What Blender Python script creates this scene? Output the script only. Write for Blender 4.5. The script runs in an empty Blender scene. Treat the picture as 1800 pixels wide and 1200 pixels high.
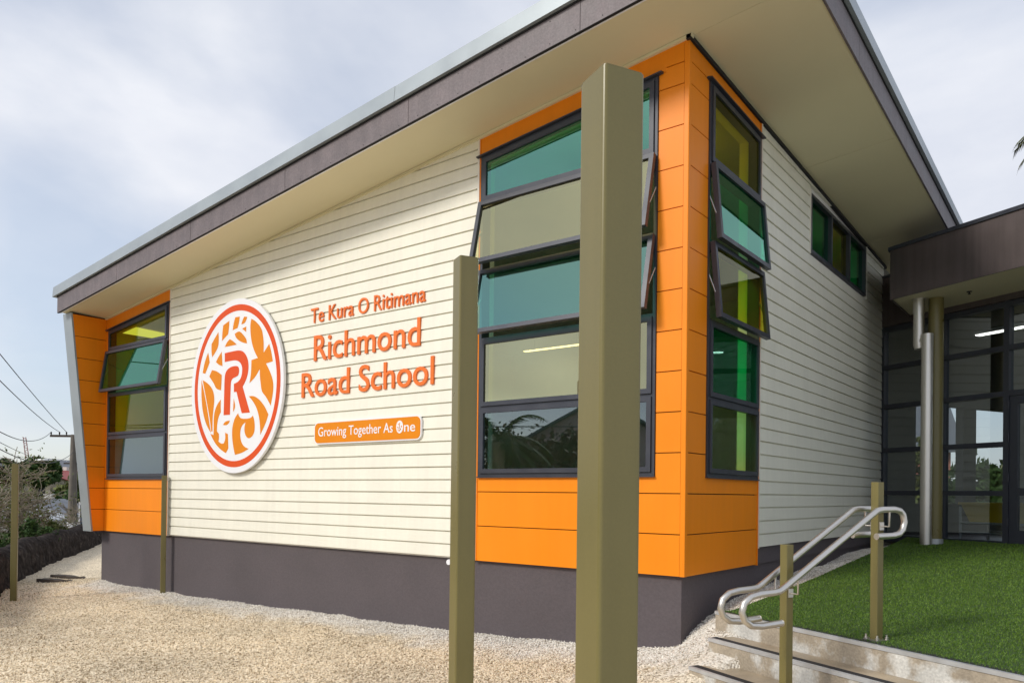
import bpy, math, random
import numpy as np
from mathutils import Matrix, Vector

random.seed(7); RNG = np.random.default_rng(11)
S = bpy.context.scene
COL = S.collection
R = math.radians

# ------------------------------------------------------------------ camera
cd = bpy.data.cameras.new('camera'); cam = bpy.data.objects.new('camera', cd); COL.objects.link(cam)
CR = Vector((0.791172, 0.611487, 0.011436)); CU = Vector((-0.005486, -0.011602, 0.999918)); CF = Vector((-0.611569, 0.791169, 0.005824))
CP = Vector((2.98837, -6.32700, 0.70588))
m = Matrix(((CR.x, CU.x, -CF.x, CP.x), (CR.y, CU.y, -CF.y, CP.y), (CR.z, CU.z, -CF.z, CP.z), (0, 0, 0, 1)))
cam.matrix_world = m
cd.sensor_fit = 'HORIZONTAL'; cd.sensor_width = 36; cd.lens = 27.468; cd.shift_y = 0.1442
cd.clip_start = 0.05; cd.clip_end = 3000
S.camera = cam

# ------------------------------------------------------------------ sky, sun, exposure
SUN_EL, SUN_PHI = R(36), R(20)          # elevation; turn to the left of the sign wall's normal
sun_dir = Vector((-math.sin(SUN_PHI) * math.cos(SUN_EL), -math.cos(SUN_PHI) * math.cos(SUN_EL), math.sin(SUN_EL)))
W = bpy.data.worlds.new('World'); S.world = W; W.use_nodes = True
nt = W.node_tree; N = nt.nodes; L = nt.links; N.clear()
out = N.new('ShaderNodeOutputWorld'); bg = N.new('ShaderNodeBackground'); bg.inputs[1].default_value = 0.15
sky = N.new('ShaderNodeTexSky'); sky.sky_type = 'NISHITA'; sky.sun_disc = False
sky.sun_elevation = SUN_EL; sky.sun_rotation = math.atan2(sun_dir.x, sun_dir.y); sky.air_density = 1.0; sky.dust_density = 0.8; sky.ozone_density = 1.5
geo = N.new('ShaderNodeTexCoord'); mp = N.new('ShaderNodeMapping'); mp.inputs['Scale'].default_value = (1.0, 1.0, 2.2)
mp.inputs['Location'].default_value = (0.84, -2.85, -1.35)
L.new(geo.outputs['Generated'], mp.inputs['Vector'])
n1 = N.new('ShaderNodeTexNoise'); n1.inputs['Scale'].default_value = 1.7; n1.inputs['Detail'].default_value = 6; n1.inputs['Roughness'].default_value = 0.46
n1.inputs['Distortion'].default_value = 0.35
n2 = N.new('ShaderNodeTexNoise'); n2.inputs['Scale'].default_value = 2.2; n2.inputs['Detail'].default_value = 7; n2.inputs['Roughness'].default_value = 0.53
L.new(mp.outputs[0], n1.inputs['Vector']); L.new(mp.outputs[0], n2.inputs['Vector'])
cover = N.new('ShaderNodeValToRGB'); cover.color_ramp.elements[0].position = 0.40; cover.color_ramp.elements[1].position = 0.58
cover.color_ramp.elements[0].color = (0.52, 0.52, 0.52, 1); cover.color_ramp.elements[1].color = (1, 1, 1, 1)
L.new(n1.outputs['Fac'], cover.inputs[0])
tone = N.new('ShaderNodeValToRGB'); e = tone.color_ramp.elements
e[0].position = 0.30; e[0].color = (3.8, 4.15, 5.0, 1); e[1].position = 0.66; e[1].color = (5.9, 6.0, 6.3, 1)
L.new(n2.outputs['Fac'], tone.inputs[0])
mx = N.new('ShaderNodeMix'); mx.data_type = 'RGBA'
L.new(cover.outputs[0], mx.inputs[0]); L.new(sky.outputs[0], mx.inputs[6]); L.new(tone.outputs[0], mx.inputs[7])
L.new(mx.outputs[2], bg.inputs[0]); L.new(bg.outputs[0], out.inputs[0])

sl = bpy.data.lights.new('sun', 'SUN'); sl.energy = 2.35; sl.angle = R(14); sl.color = (1.0, 0.95, 0.87)
so = bpy.data.objects.new('sun', sl); COL.objects.link(so); so.rotation_euler = sun_dir.to_track_quat('Z', 'Y').to_euler(); so.location = (-3, -20, 20)
S.view_settings.view_transform = 'Standard'; S.view_settings.look = 'None'; S.view_settings.exposure = 0.08; S.view_settings.gamma = 1.0
S.view_settings.use_curve_mapping = False
S.render.engine = 'CYCLES'
S.cycles.max_bounces = 8; S.cycles.transparent_max_bounces = 16; S.cycles.glossy_bounces = 5; S.cycles.caustics_reflective = False; S.cycles.caustics_refractive = False

# ------------------------------------------------------------------ helpers
UA = np.array([.8895, -.457, 0.]); UB = np.array([.457, .8895, 0.]); UZ = np.array([0, 0, 1.])
def lin(c):
    return tuple(((x / 255) / 12.92 if x / 255 <= .04045 else ((x / 255 + .055) / 1.055) ** 2.4) for x in c)

class MB:
    """collects shapes, then links them as ONE mesh object"""
    def __init__(s): s.v = []; s.f = []; s.smooth = []
    def poly(s, pts, faces, smooth=False):
        o = len(s.v); s.v += [tuple(map(float, p)) for p in pts]; s.f += [tuple(i + o for i in f) for f in faces]; s.smooth += [smooth] * len(faces); return s
    def box(s, o, ax, ay, az):
        o, ax, ay, az = map(lambda q: np.array(q, float), (o, ax, ay, az))
        p = [o, o + ax, o + ax + ay, o + ay]; p += [q + az for q in p]
        if np.dot(np.cross(ax, ay), az) < 0: fs = [(0, 1, 2, 3), (7, 6, 5, 4), (4, 5, 1, 0), (5, 6, 2, 1), (6, 7, 3, 2), (7, 4, 0, 3)]
        else: fs = [(3, 2, 1, 0), (4, 5, 6, 7), (0, 1, 5, 4), (1, 2, 6, 5), (2, 3, 7, 6), (3, 0, 4, 7)]
        return s.poly(p, fs)
    def cube(s, x0, x1, y0, y1, z0, z1): return s.box((x0, y0, z0), (x1 - x0, 0, 0), (0, y1 - y0, 0), (0, 0, z1 - z0))
    def prism(s, a, b, smooth=False):
        """a, b: matching loops of 3D points (front and back)"""
        n = len(a); fs = [tuple(range(n)), tuple(reversed(range(n, 2 * n)))]
        fs += [(i, i + n, (i + 1) % n + n, (i + 1) % n) for i in range(n)]
        return s.poly(list(a) + list(b), fs, smooth)
    def ring(s, ao, ai, bo, bi):
        n = len(ao); p = list(ao) + list(ai) + list(bo) + list(bi); fs = []
        for i in range(n):
            j = (i + 1) % n
            fs += [(i, j, n + j, n + i), (2 * n + j, 2 * n + i, 3 * n + i, 3 * n + j), (j, i, 2 * n + i, 2 * n + j), (n + i, n + j, 3 * n + j, 3 * n + i)]
        return s.poly(p, fs)
    def tube(s, pts, rad, seg=10, cap=True):
        pts = [np.array(p, float) for p in pts]; n = len(pts)
        rad = [rad] * n if np.isscalar(rad) else list(rad)
        t0 = pts[1] - pts[0]; t0 /= np.linalg.norm(t0)
        up = np.array([0, 0, 1.]) if abs(t0[2]) < .9 else np.array([1., 0, 0])
        nn = np.cross(t0, up); nn /= np.linalg.norm(nn); vs = []
        for i, p in enumerate(pts):
            t = (pts[min(i + 1, n - 1)] - pts[max(i - 1, 0)]); t /= (np.linalg.norm(t) + 1e-9)
            nn = nn - t * np.dot(nn, t); nn /= np.linalg.norm(nn); bb = np.cross(t, nn)
            for k in range(seg):
                a = 2 * math.pi * k / seg; vs.append(p + rad[i] * (math.cos(a) * nn + math.sin(a) * bb))
        fs = [(i * seg + k, i * seg + (k + 1) % seg, (i + 1) * seg + (k + 1) % seg, (i + 1) * seg + k) for i in range(n - 1) for k in range(seg)]
        s.poly(vs, fs, True)
        if cap:
            s.poly(vs[:seg], [tuple(reversed(range(seg)))]); s.poly(vs[-seg:], [tuple(range(seg))])
        return s
    def build(s, name, mat, parent=None):
        r = root_loc(parent); me = bpy.data.meshes.new(name)
        v = np.array(s.v, float) - r
        me.from_pydata(v.tolist(), [], s.f); me.polygons.foreach_set('use_smooth', s.smooth); me.update()
        if mat: me.materials.append(mat)
        o = bpy.data.objects.new(name, me); COL.objects.link(o)
        if parent is not None: o.parent = parent
        return o
def root_loc(p):
    q = np.zeros(3)
    while p is not None: q += np.array(p.location); p = p.parent
    return q
def raw(name, verts, faces, mat, parent=None, smooth=False):
    """fast mesh from numpy arrays; faces all of the same size"""
    me = bpy.data.meshes.new(name); verts = np.asarray(verts, np.float32) - root_loc(parent).astype(np.float32); faces = np.asarray(faces, np.int32); k = faces.shape[1]
    me.vertices.add(len(verts)); me.vertices.foreach_set('co', verts.ravel())
    me.loops.add(faces.size); me.loops.foreach_set('vertex_index', faces.ravel())
    me.polygons.add(len(faces)); me.polygons.foreach_set('loop_start', np.arange(0, faces.size, k, dtype=np.int32))
    me.polygons.foreach_set('use_smooth', np.full(len(faces), smooth)); me.update(calc_edges=True); me.validate()
    if mat: me.materials.append(mat)
    o = bpy.data.objects.new(name, me); COL.objects.link(o)
    if parent is not None: o.parent = parent
    return o
def tag(o, label=None, cat=None, group=None, kind=None):
    if label: o['label'] = label
    if cat: o['category'] = cat
    if group: o['group'] = group
    if kind: o['kind'] = kind
    return o
def thing(name, loc, label, cat, group=None):
    o = bpy.data.objects.new(name, None); o.empty_display_size = .2; COL.objects.link(o); o.location = loc
    return tag(o, label, cat, group)

# ------------------------------------------------------------------ materials
def mat(name, col, rough=.6, metal=0., var=.06, vscale=6., bump=0., bscale=60., spec=.5, stretch=(1, 1, 1), col2=None, c2scale=3., c2pos=(.45, .6), fine=0., coat=0., streak=0., detail=5.):
    M = bpy.data.materials.new(name); M.use_nodes = True; t = M.node_tree; n = t.nodes; l = t.links
    b = n['Principled BSDF']; b.inputs['Roughness'].default_value = rough; b.inputs['Metallic'].default_value = metal
    b.inputs['Specular IOR Level'].default_value = spec; b.inputs['Coat Weight'].default_value = coat
    g = n.new('ShaderNodeNewGeometry'); mpn = n.new('ShaderNodeMapping'); mpn.inputs['Scale'].default_value = stretch; l.new(g.outputs['Position'], mpn.inputs[0])
    nz = n.new('ShaderNodeTexNoise'); nz.inputs['Scale'].default_value = vscale; nz.inputs['Detail'].default_value = detail; l.new(mpn.outputs[0], nz.inputs['Vector'])
    mr = n.new('ShaderNodeMapRange'); mr.inputs[1].default_value = .3; mr.inputs[2].default_value = .7; mr.inputs[3].default_value = 1 - var; mr.inputs[4].default_value = 1 + var; l.new(nz.outputs['Fac'], mr.inputs[0])
    base = n.new('ShaderNodeRGB'); base.outputs[0].default_value = (*col, 1); src = base.outputs[0]
    if col2 is not None:
        nc = n.new('ShaderNodeTexNoise'); nc.inputs['Scale'].default_value = c2scale; nc.inputs['Detail'].default_value = 6; nc.inputs['Roughness'].default_value = .6; l.new(mpn.outputs[0], nc.inputs['Vector'])
        rp = n.new('ShaderNodeMapRange'); rp.inputs[1].default_value = c2pos[0]; rp.inputs[2].default_value = c2pos[1]; l.new(nc.outputs['Fac'], rp.inputs[0])
        mc = n.new('ShaderNodeMix'); mc.data_type = 'RGBA'; l.new(rp.outputs[0], mc.inputs[0]); l.new(src, mc.inputs[6]); mc.inputs[7].default_value = (*col2, 1); src = mc.outputs[2]
    if fine:
        nf = n.new('ShaderNodeTexNoise'); nf.inputs['Scale'].default_value = bscale; nf.inputs['Detail'].default_value = 3; l.new(mpn.outputs[0], nf.inputs['Vector'])
        mf = n.new('ShaderNodeMapRange'); mf.inputs[1].default_value = .3; mf.inputs[2].default_value = .7; mf.inputs[3].default_value = 1 - fine; mf.inputs[4].default_value = 1 + fine; l.new(nf.outputs['Fac'], mf.inputs[0])
        mm = n.new('ShaderNodeMath'); mm.operation = 'MULTIPLY'; l.new(mr.outputs[0], mm.inputs[0]); l.new(mf.outputs[0], mm.inputs[1]); fac = mm.outputs[0]
    else: fac = mr.outputs[0]
    if streak:
        ms = n.new('ShaderNodeMapping'); ms.inputs['Scale'].default_value = (9, 9, .5); l.new(g.outputs['Position'], ms.inputs[0])
        ns = n.new('ShaderNodeTexNoise'); ns.inputs['Scale'].default_value = 1.6; ns.inputs['Detail'].default_value = 4; l.new(ms.outputs[0], ns.inputs['Vector'])
        mq = n.new('ShaderNodeMapRange'); mq.inputs[1].default_value = .35; mq.inputs[2].default_value = .7; mq.inputs[3].default_value = 1 + streak * .4; mq.inputs[4].default_value = 1 - streak; l.new(ns.outputs['Fac'], mq.inputs[0])
        m2 = n.new('ShaderNodeMath'); m2.operation = 'MULTIPLY'; l.new(fac, m2.inputs[0]); l.new(mq.outputs[0], m2.inputs[1]); fac = m2.outputs[0]
    vm = n.new('ShaderNodeVectorMath'); vm.operation = 'SCALE'; l.new(src, vm.inputs[0]); l.new(fac, vm.inputs['Scale']); l.new(vm.outputs[0], b.inputs['Base Color'])
    rr = n.new('ShaderNodeMapRange'); rr.inputs[1].default_value = .3; rr.inputs[2].default_value = .7; rr.inputs[3].default_value = max(.02, rough - .07); rr.inputs[4].default_value = min(1, rough + .07); l.new(nz.outputs['Fac'], rr.inputs[0]); l.new(rr.outputs[0], b.inputs['Roughness'])
    if bump:
        nb = n.new('ShaderNodeTexNoise'); nb.inputs['Scale'].default_value = bscale; nb.inputs['Detail'].default_value = 4; l.new(mpn.outputs[0], nb.inputs['Vector'])
        bp_ = n.new('ShaderNodeBump'); bp_.inputs['Strength'].default_value = bump; bp_.inputs['Distance'].default_value = .01; l.new(nb.outputs['Fac'], bp_.inputs['Height']); l.new(bp_.outputs[0], b.inputs['Normal'])
    return M
def glass(name, tint, rtint, refl=.10, edge=.75):
    """thin pane: tinted see-through plus a tinted mirror part that grows towards grazing"""
    M = bpy.data.materials.new(name); M.use_nodes = True; t = M.node_tree; n = t.nodes; l = t.links; n.remove(n['Principled BSDF'])
    o = n['Material Output']; tr = n.new('ShaderNodeBsdfTransparent'); tr.inputs[0].default_value = (*tint, 1)
    gl = n.new('ShaderNodeBsdfGlossy'); gl.inputs['Roughness'].default_value = 0.0; gl.inputs['Color'].default_value = (*rtint, 1)
    lw = n.new('ShaderNodeLayerWeight'); lw.inputs['Blend'].default_value = .25
    mr = n.new('ShaderNodeMapRange'); mr.inputs[3].default_value = refl; mr.inputs[4].default_value = edge; l.new(lw.outputs['Fresnel'], mr.inputs[0])
    g = n.new('ShaderNodeNewGeometry'); nz = n.new('ShaderNodeTexNoise'); nz.inputs['Scale'].default_value = 1.1; nz.inputs['Detail'].default_value = 1; l.new(g.outputs['Position'], nz.inputs['Vector'])
    bu = n.new('ShaderNodeBump'); bu.inputs['Strength'].default_value = .02; bu.inputs['Distance'].default_value = .02; l.new(nz.outputs['Fac'], bu.inputs['Height']); l.new(bu.outputs[0], gl.inputs['Normal'])
    inv = n.new('ShaderNodeMath'); inv.operation = 'SUBTRACT'; inv.inputs[0].default_value = 1.; l.new(g.outputs['Backfacing'], inv.inputs[1])   # the mirror coat is on the outer face of the pane
    ml = n.new('ShaderNodeMath'); ml.operation = 'MULTIPLY'; l.new(mr.outputs[0], ml.inputs[0]); l.new(inv.outputs[0], ml.inputs[1])
    mxs = n.new('ShaderNodeMixShader'); l.new(ml.outputs[0], mxs.inputs[0]); l.new(tr.outputs[0], mxs.inputs[1]); l.new(gl.outputs[0], mxs.inputs[2]); l.new(mxs.outputs[0], o.inputs[0])
    return M
def emit(name, col, s):
    M = bpy.data.materials.new(name); M.use_nodes = True; b = M.node_tree.nodes['Principled BSDF']; b.inputs['Emission Color'].default_value = (*col, 1); b.inputs['Emission Strength'].default_value = s; b.inputs['Base Color'].default_value = (.8, .8, .8, 1); return M

M_CREAM = mat('cream paint', (.83, .805, .685), .42, var=.02, vscale=2.5, bump=.05, bscale=90, fine=.012, streak=.035)
M_CREAMT = mat('cream trim', (.78, .74, .66), .4, var=.02)
M_ORANGE = mat('orange panel', (.88, .255, .006), .42, var=.035, vscale=1.1, bump=.03, bscale=120, fine=.012, spec=.3, streak=.03)
M_SOFFIT = mat('soffit paint', (.70, .645, .43), .6, var=.04, vscale=.8)
M_FASCIA = mat('stained fibre cement', (.155, .128, .132), .55, var=.16, vscale=5, bump=.18, bscale=55, stretch=(1, 1, 1), fine=.16, streak=.12)
M_CAP = mat('galvanised cap flashing', (.33, .37, .39), .40, metal=.3, var=.06, vscale=2)
M_DARKLINE = mat('black joint', (.012, .012, .013), .8)
M_FRAME = mat('charcoal aluminium', (.046, .05, .064), .38, metal=.15, var=.05)
M_PLINTH = mat('plinth paint', (.092, .077, .082), .8, var=.10, vscale=1.3, bump=.25, bscale=45, fine=.08)
M_POST = mat('olive powder coat', (.17, .143, .047), .34, var=.05, vscale=3, fine=.03, bscale=160, streak=.06)
M_STEEL = mat('brushed stainless', (.66, .63, .58), .36, metal=1., var=.01, vscale=.5)
M_ALU = mat('aluminium nosing', (.62, .64, .66), .36, metal=.6, var=.1, vscale=9)
M_BLACK = mat('black grip', (.014, .014, .015), .8, var=.2, vscale=30)
M_CONC = mat('stair concrete', (.36, .305, .23), .75, var=.16, vscale=7, bump=.3, bscale=70, fine=.16, col2=(.58, .57, .53), c2scale=2.6, c2pos=(.50, .58))
M_TREAD = mat('tread concrete', (.38, .31, .215), .45, var=.25, vscale=4, bump=.18, bscale=90, fine=.12, col2=(.30, .24, .165), c2scale=2.2, c2pos=(.45, .62))
M_WHITE = mat('white sign face', (.83, .83, .85), .35, var=.012)
M_AMBER = mat('amber vinyl', (.74, .235, .003), .45, var=.015, spec=.25)
M_RED = mat('orange red vinyl', (.70, .080, .010), .45, var=.015, spec=.25)
M_LETTER = mat('orange letter', (.80, .165, .014), .45, var=.04, vscale=4)
M_PLASTER = mat('interior plaster', (.80, .79, .76), .8, var=.02)
M_CARPET = mat('carpet', (.20, .18, .16), .6, var=.1, vscale=3)
M_BROWN = mat('brown ribbed fascia', (.088, .068, .066), .5, var=.12, vscale=3, streak=.16, fine=.08, bscale=130)
M_TIMBER = mat('weathered bark', (.06, .045, .035), .9, var=.3, vscale=20, bump=.5, bscale=60)
M_YELLOW = mat('yellow plastic', (.85, .56, .008), .4, var=.03)
M_GALV = mat('galvanised tube', (.45, .47, .48), .4, metal=.5, var=.1)
G_GREEN = glass('green glass', (.06, .86, .52), (.42, .86, .72), .28, .8)
G_YELLOW = glass('yellow glass', (.97, .92, .22), (.90, .88, .66), .07, .75)
G_LIME = glass('pale lime glass', (.90, .96, .62), (.85, .92, .85), .10, .75)
G_TEAL = glass('pale teal glass', (.50, .92, .78), (.48, .88, .76), .32, .8)
G_OLIVE = glass('pale olive glass', (.97, .93, .60), (.94, .90, .56), .38, .8)
G_SLATE = glass('slate blue glass', (.62, .76, .76), (.80, .90, .95), .20, .8)
G_GREY = glass('grey glass', (.80, .84, .85), (.9, .95, .95), .24, .85)

# ------------------------------------------------------------------ ground
CTRL = np.array([(-.03, -.03, -.64), (-1.2, 0, -.735), (-2.77, 0, -.785), (-4.56, 0, -.81), (-5.96, 0, -.855), (-8.87, 0, -.905), (-10.9, 0, -.87), (-13, 3, -.9), (-16, 4, -.93), (-20.7, 5.5, -.95),
 (-.03, .55, -.44), (-.03, .83, -.39), (-.03, 1.85, -.31), (-.03, 4.07, -.22), (-.03, 6.7, -.10), (.6, 0.1, -.185), (.62, .8, -.155), (.6, 1.9, -.11), (.55, 3.4, -.05), (.52, 4.4, -.01), (.6, 6.5, .06),
 (.62, -.4, -.26), (.66, -.72, -.40), (.62, -1.1, -.53), (.72, -1.5, -.66), (.25, -.35, -.5), (.2, -.9, -.62), (-.5, -.4, -.74), (-2, -.6, -.83), (-4.5, -.6, -.86), (-7, -.6, -.90), (-8.6, -.2, -.89), (-9.9, -1.7, -.95), (-10.5, -1.7, -.95), (-12.3, -.7, -.95), (-15.5, 1.05, -.95),
 (0, -3, -.86), (-3, -3, -.90), (-6, -3, -.94), (-9, -3.5, -.99), (2, -6, -.88), (-4, -8, -.97), (3.5, -3, -.85), (4, -10, -.9), (-12, -8, -1.0), (1.6, -2.2, -.82), (8, -4, -.9), (8, -12, -1)], float)
def _phi(r): return np.where(r > 1e-9, r, 0.)
_D = np.linalg.norm(CTRL[:, None, :2] - CTRL[None, :, :2], axis=2)
_A = np.zeros((len(CTRL) + 3,) * 2); n_ = len(CTRL); _A[:n_, :n_] = _phi(_D) - .03 * np.eye(n_); _A[:n_, n_] = 1; _A[:n_, n_ + 1:] = CTRL[:, :2]; _A[n_:, :n_] = _A[:n_, n_:].T
_wt = np.linalg.solve(_A, np.concatenate([CTRL[:, 2], np.zeros(3)]))
def gz(x, y):
    x = np.asarray(x, float); y = np.asarray(y, float)
    r = np.sqrt((x[..., None] - CTRL[:, 0]) ** 2 + (y[..., None] - CTRL[:, 1]) ** 2)
    h = _phi(r) @ _wt[:n_] + _wt[n_] + _wt[n_ + 1] * x + _wt[n_ + 2] * y
    h = h + .012 * np.sin(2.3 * x + 1.1 * y) * np.sin(1.7 * y - .6 * x) + .006 * np.sin(7.1 * x + 2) * np.sin(6.3 * y + x)
    # heaped loose chips against the foot of the sign wall
    near = np.exp(-(np.minimum(y, 0) / .35) ** 2) * (x < .3)
    return h + near * (.016 * np.sin(1.9 * x) * np.sin(1.3 * x + 1) + .003 * np.sin(11 * x + .5))

def gravel_mat():
    M = bpy.data.materials.new('gravel'); M.use_nodes = True; t = M.node_tree; n = t.nodes; l = t.links; b = n['Principled BSDF']; b.inputs['Roughness'].default_value = .9
    g = n.new('ShaderNodeNewGeometry')
    vo = n.new('ShaderNodeTexVoronoi'); vo.inputs['Scale'].default_value = 60; l.new(g.outputs['Position'], vo.inputs['Vector'])
    sx = n.new('ShaderNodeSeparateXYZ'); l.new(g.outputs['Position'], sx.inputs[0])
    nz = n.new('ShaderNodeTexNoise'); nz.inputs['Scale'].default_value = 2.4; nz.inputs['Detail'].default_value = 6; l.new(g.outputs['Position'], nz.inputs['Vector'])
    # fresh white chips lie in a band along the wall and by the steps, worn tan chips in the yard
    def mth(op, a, bb):
        q = n.new('ShaderNodeMath'); q.operation = op
        for i, v in enumerate((a, bb)):
            if v is None: continue
            if hasattr(v, 'is_linked'): l.new(v, q.inputs[i])
            else: q.inputs[i].default_value = v
        return q.outputs[0]
    d = mth('ADD', mth('ABSOLUTE', mth('MINIMUM', sx.outputs[1], 0.), None), mth('MULTIPLY', mth('SUBTRACT', nz.outputs['Fac'], .5), 1.1))
    right = mth('GREATER_THAN', sx.outputs[0], -.45)
    d = mth('SUBTRACT', d, mth('MULTIPLY', right, .55))
    far = mth('LESS_THAN', sx.outputs[0], -10.6); d = mth('ADD', d, mth('MULTIPLY', far, mth('MULTIPLY', mth('SUBTRACT', -10.6, sx.outputs[0]), 1.5)))
    mr = n.new('ShaderNodeMapRange'); mr.interpolation_type = 'SMOOTHSTEP'; mr.inputs[1].default_value = .15; mr.inputs[2].default_value = .85; l.new(d, mr.inputs[0])
    tan = n.new('ShaderNodeValToRGB'); e = tan.color_ramp.elements; e[0].color = (.38, .28, .16, 1); e[1].color = (.93, .80, .59, 1); e[0].position = .05; e[1].position = .6
    sp = n.new('ShaderNodeSeparateColor'); l.new(vo.outputs['Color'], sp.inputs[0]); l.new(sp.outputs[0], tan.inputs[0])
    wh = n.new('ShaderNodeValToRGB'); e = wh.color_ramp.elements; e[0].color = (.50, .43, .34, 1); e[1].color = (.86, .81, .72, 1); e[0].position = .0; e[1].position = .45; l.new(sp.outputs[0], wh.inputs[0])
    mxc = n.new('ShaderNodeMix'); mxc.data_type = 'RGBA'; l.new(mr.outputs[0], mxc.inputs[0]); l.new(wh.outputs[0], mxc.inputs[6]); l.new(tan.outputs[0], mxc.inputs[7])
    n3 = n.new('ShaderNodeTexNoise'); n3.inputs['Scale'].default_value = .9; n3.inputs['Detail'].default_value = 5; l.new(g.outputs['Position'], n3.inputs['Vector'])
    m3 = n.new('ShaderNodeMapRange'); m3.inputs[1].default_value = .3; m3.inputs[2].default_value = .7; m3.inputs[3].default_value = .86; m3.inputs[4].default_value = 1.1; l.new(n3.outputs['Fac'], m3.inputs[0])
    vm = n.new('ShaderNodeVectorMath'); vm.operation = 'SCALE'; l.new(mxc.outputs[2], vm.inputs[0]); l.new(m3.outputs[0], vm.inputs['Scale']); l.new(vm.outputs[0], b.inputs['Base Color'])
    bu = n.new('ShaderNodeBump'); bu.inputs['Strength'].default_value = .9; bu.inputs['Distance'].default_value = .012; bu.invert = True; l.new(vo.outputs['Distance'], bu.inputs['Height']); l.new(bu.outputs[0], b.inputs['Normal'])
    return M
M_GRAVEL = gravel_mat()
xs = np.concatenate([np.arange(-24, -11, .5), np.arange(-11, 2.0, .07), np.arange(2., 9.01, .5)]); ys = np.concatenate([np.arange(-14, -4.5, .5), np.arange(-4.5, 1.0, .07), np.arange(1.0, 8.01, .25)])
X, Y = np.meshgrid(xs, ys); Z = gz(X, Y)
inb = (X < -.3) & (X > -10.6) & (Y > .3); Z = np.where(inb, Z - .3, Z)
turf = ((X * UB[0] + Y * UB[1]) > -.15) & (X > .8); Z = np.where(turf, Z - .45, Z)
edge_t = ((X * UB[0] + Y * UB[1]) > -.12) & (X > .585) & (X <= .8); Z = np.where(edge_t, Z - .05 - (X - .585) * .8, Z)
stair = ((X * UA[0] + Y * UA[1]) > 1.25) & ((X * UB[0] + Y * UB[1]) > -.95) & ((X * UB[0] + Y * UB[1]) <= -.15); Z = np.where(stair, np.minimum(Z, -.75), Z)
nx, ny = len(xs), len(ys); idx = np.arange(nx * ny).reshape(ny, nx)
F = np.stack([idx[:-1, :-1], idx[:-1, 1:], idx[1:, 1:], idx[1:, :-1]], -1).reshape(-1, 4)
tag(raw('gravel_yard', np.stack([X, Y, Z], -1).reshape(-1, 3), F, M_GRAVEL, smooth=True), kind='structure')

# loose chips lying on the yard: real stones, nobody could count them
def stones():
    n = 150000
    x = RNG.uniform(-12.5, 1.5, n); y = RNG.uniform(-4.6, .2, n)
    dist = np.hypot(x - CP.x, y - CP.y); keep = RNG.random(n) < np.clip((7.5 / dist) ** 1.2, 0, 1) * np.where(y > -.8, 1., .62)
    sd = (x * UA[0] + y * UA[1] < .9) | (x * UB[0] + y * UB[1] < -1.1)
    keep &= sd & ~((x > -.02) & (y > .1)); x, y = x[keep], y[keep]
    # along the right hand wall and beside the steps
    m2 = 9000; x2 = RNG.uniform(-.03, .56, m2); y2 = RNG.uniform(-.2, 6.6, m2) ; x, y = np.r_[x, x2], np.r_[y, y2]
    k = (x * UB[0] + y * UB[1] < -.16) | (x < .56); x, y = x[k], y[k]; n = len(x)
    z = gz(x, y) + .002
    base = np.array([(1, 0, 0), (0, 1, 0), (-1, 0, 0), (0, -1, 0), (0, 0, .75), (0, 0, -.6)], float); fc = np.array([(0, 1, 4), (1, 2, 4), (2, 3, 4), (3, 0, 4), (1, 0, 5), (2, 1, 5), (3, 2, 5), (0, 3, 5)])
    sc = RNG.uniform(.005, .0125, (n, 1, 1)); J = base[None] * sc * RNG.uniform(.6, 1.3, (n, 6, 1)) + RNG.normal(0, .0016, (n, 6, 3))
    a = RNG.uniform(0, 6.28, n); c, s_ = np.cos(a)[:, None], np.sin(a)[:, None]
    px = J[..., 0] * c - J[..., 1] * s_ + x[:, None]; py = J[..., 0] * s_ + J[..., 1] * c + y[:, None]; pz = J[..., 2] + z[:, None] + .004
    V = np.stack([px, py, pz], -1).reshape(-1, 3); FF = (fc[None] + 6 * np.arange(n)[:, None, None]).reshape(-1, 3)
    return raw('loose_gravel', V, FF, M_GRAVEL)
tag(stones(), 'loose pale stone chips lying over the gravel yard', 'gravel', kind='stuff')

# surrounding land, falling away to the left behind the stone wall, to the horizon
M_LAND = mat('rough grass land', (.075, .085, .035), .95, var=.4, vscale=.35, col2=(.11, .085, .05), c2scale=.2, c2pos=(.4, .6))
gx = np.concatenate([-np.geomspace(900, 26, 26), np.linspace(-24, 24, 17), np.geomspace(26, 900, 22)]); X, Y = np.meshgrid(gx, gx)
rr_ = np.hypot(X, Y); Z = -1.6 - 2.6 * np.clip((-X - 14) / 20, 0, 1) + 9 * np.clip((rr_ - 90) / 400, 0, 1) ** 1.2 + .8 * np.sin(X * .03) * np.sin(Y * .024)
idx = np.arange(len(gx) ** 2).reshape(len(gx), -1); F = np.stack([idx[:-1, :-1], idx[:-1, 1:], idx[1:, 1:], idx[1:, :-1]], -1).reshape(-1, 4)
tag(raw('ground', np.stack([X, Y, Z], -1).reshape(-1, 3), F, M_LAND, smooth=True), kind='structure')

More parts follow.
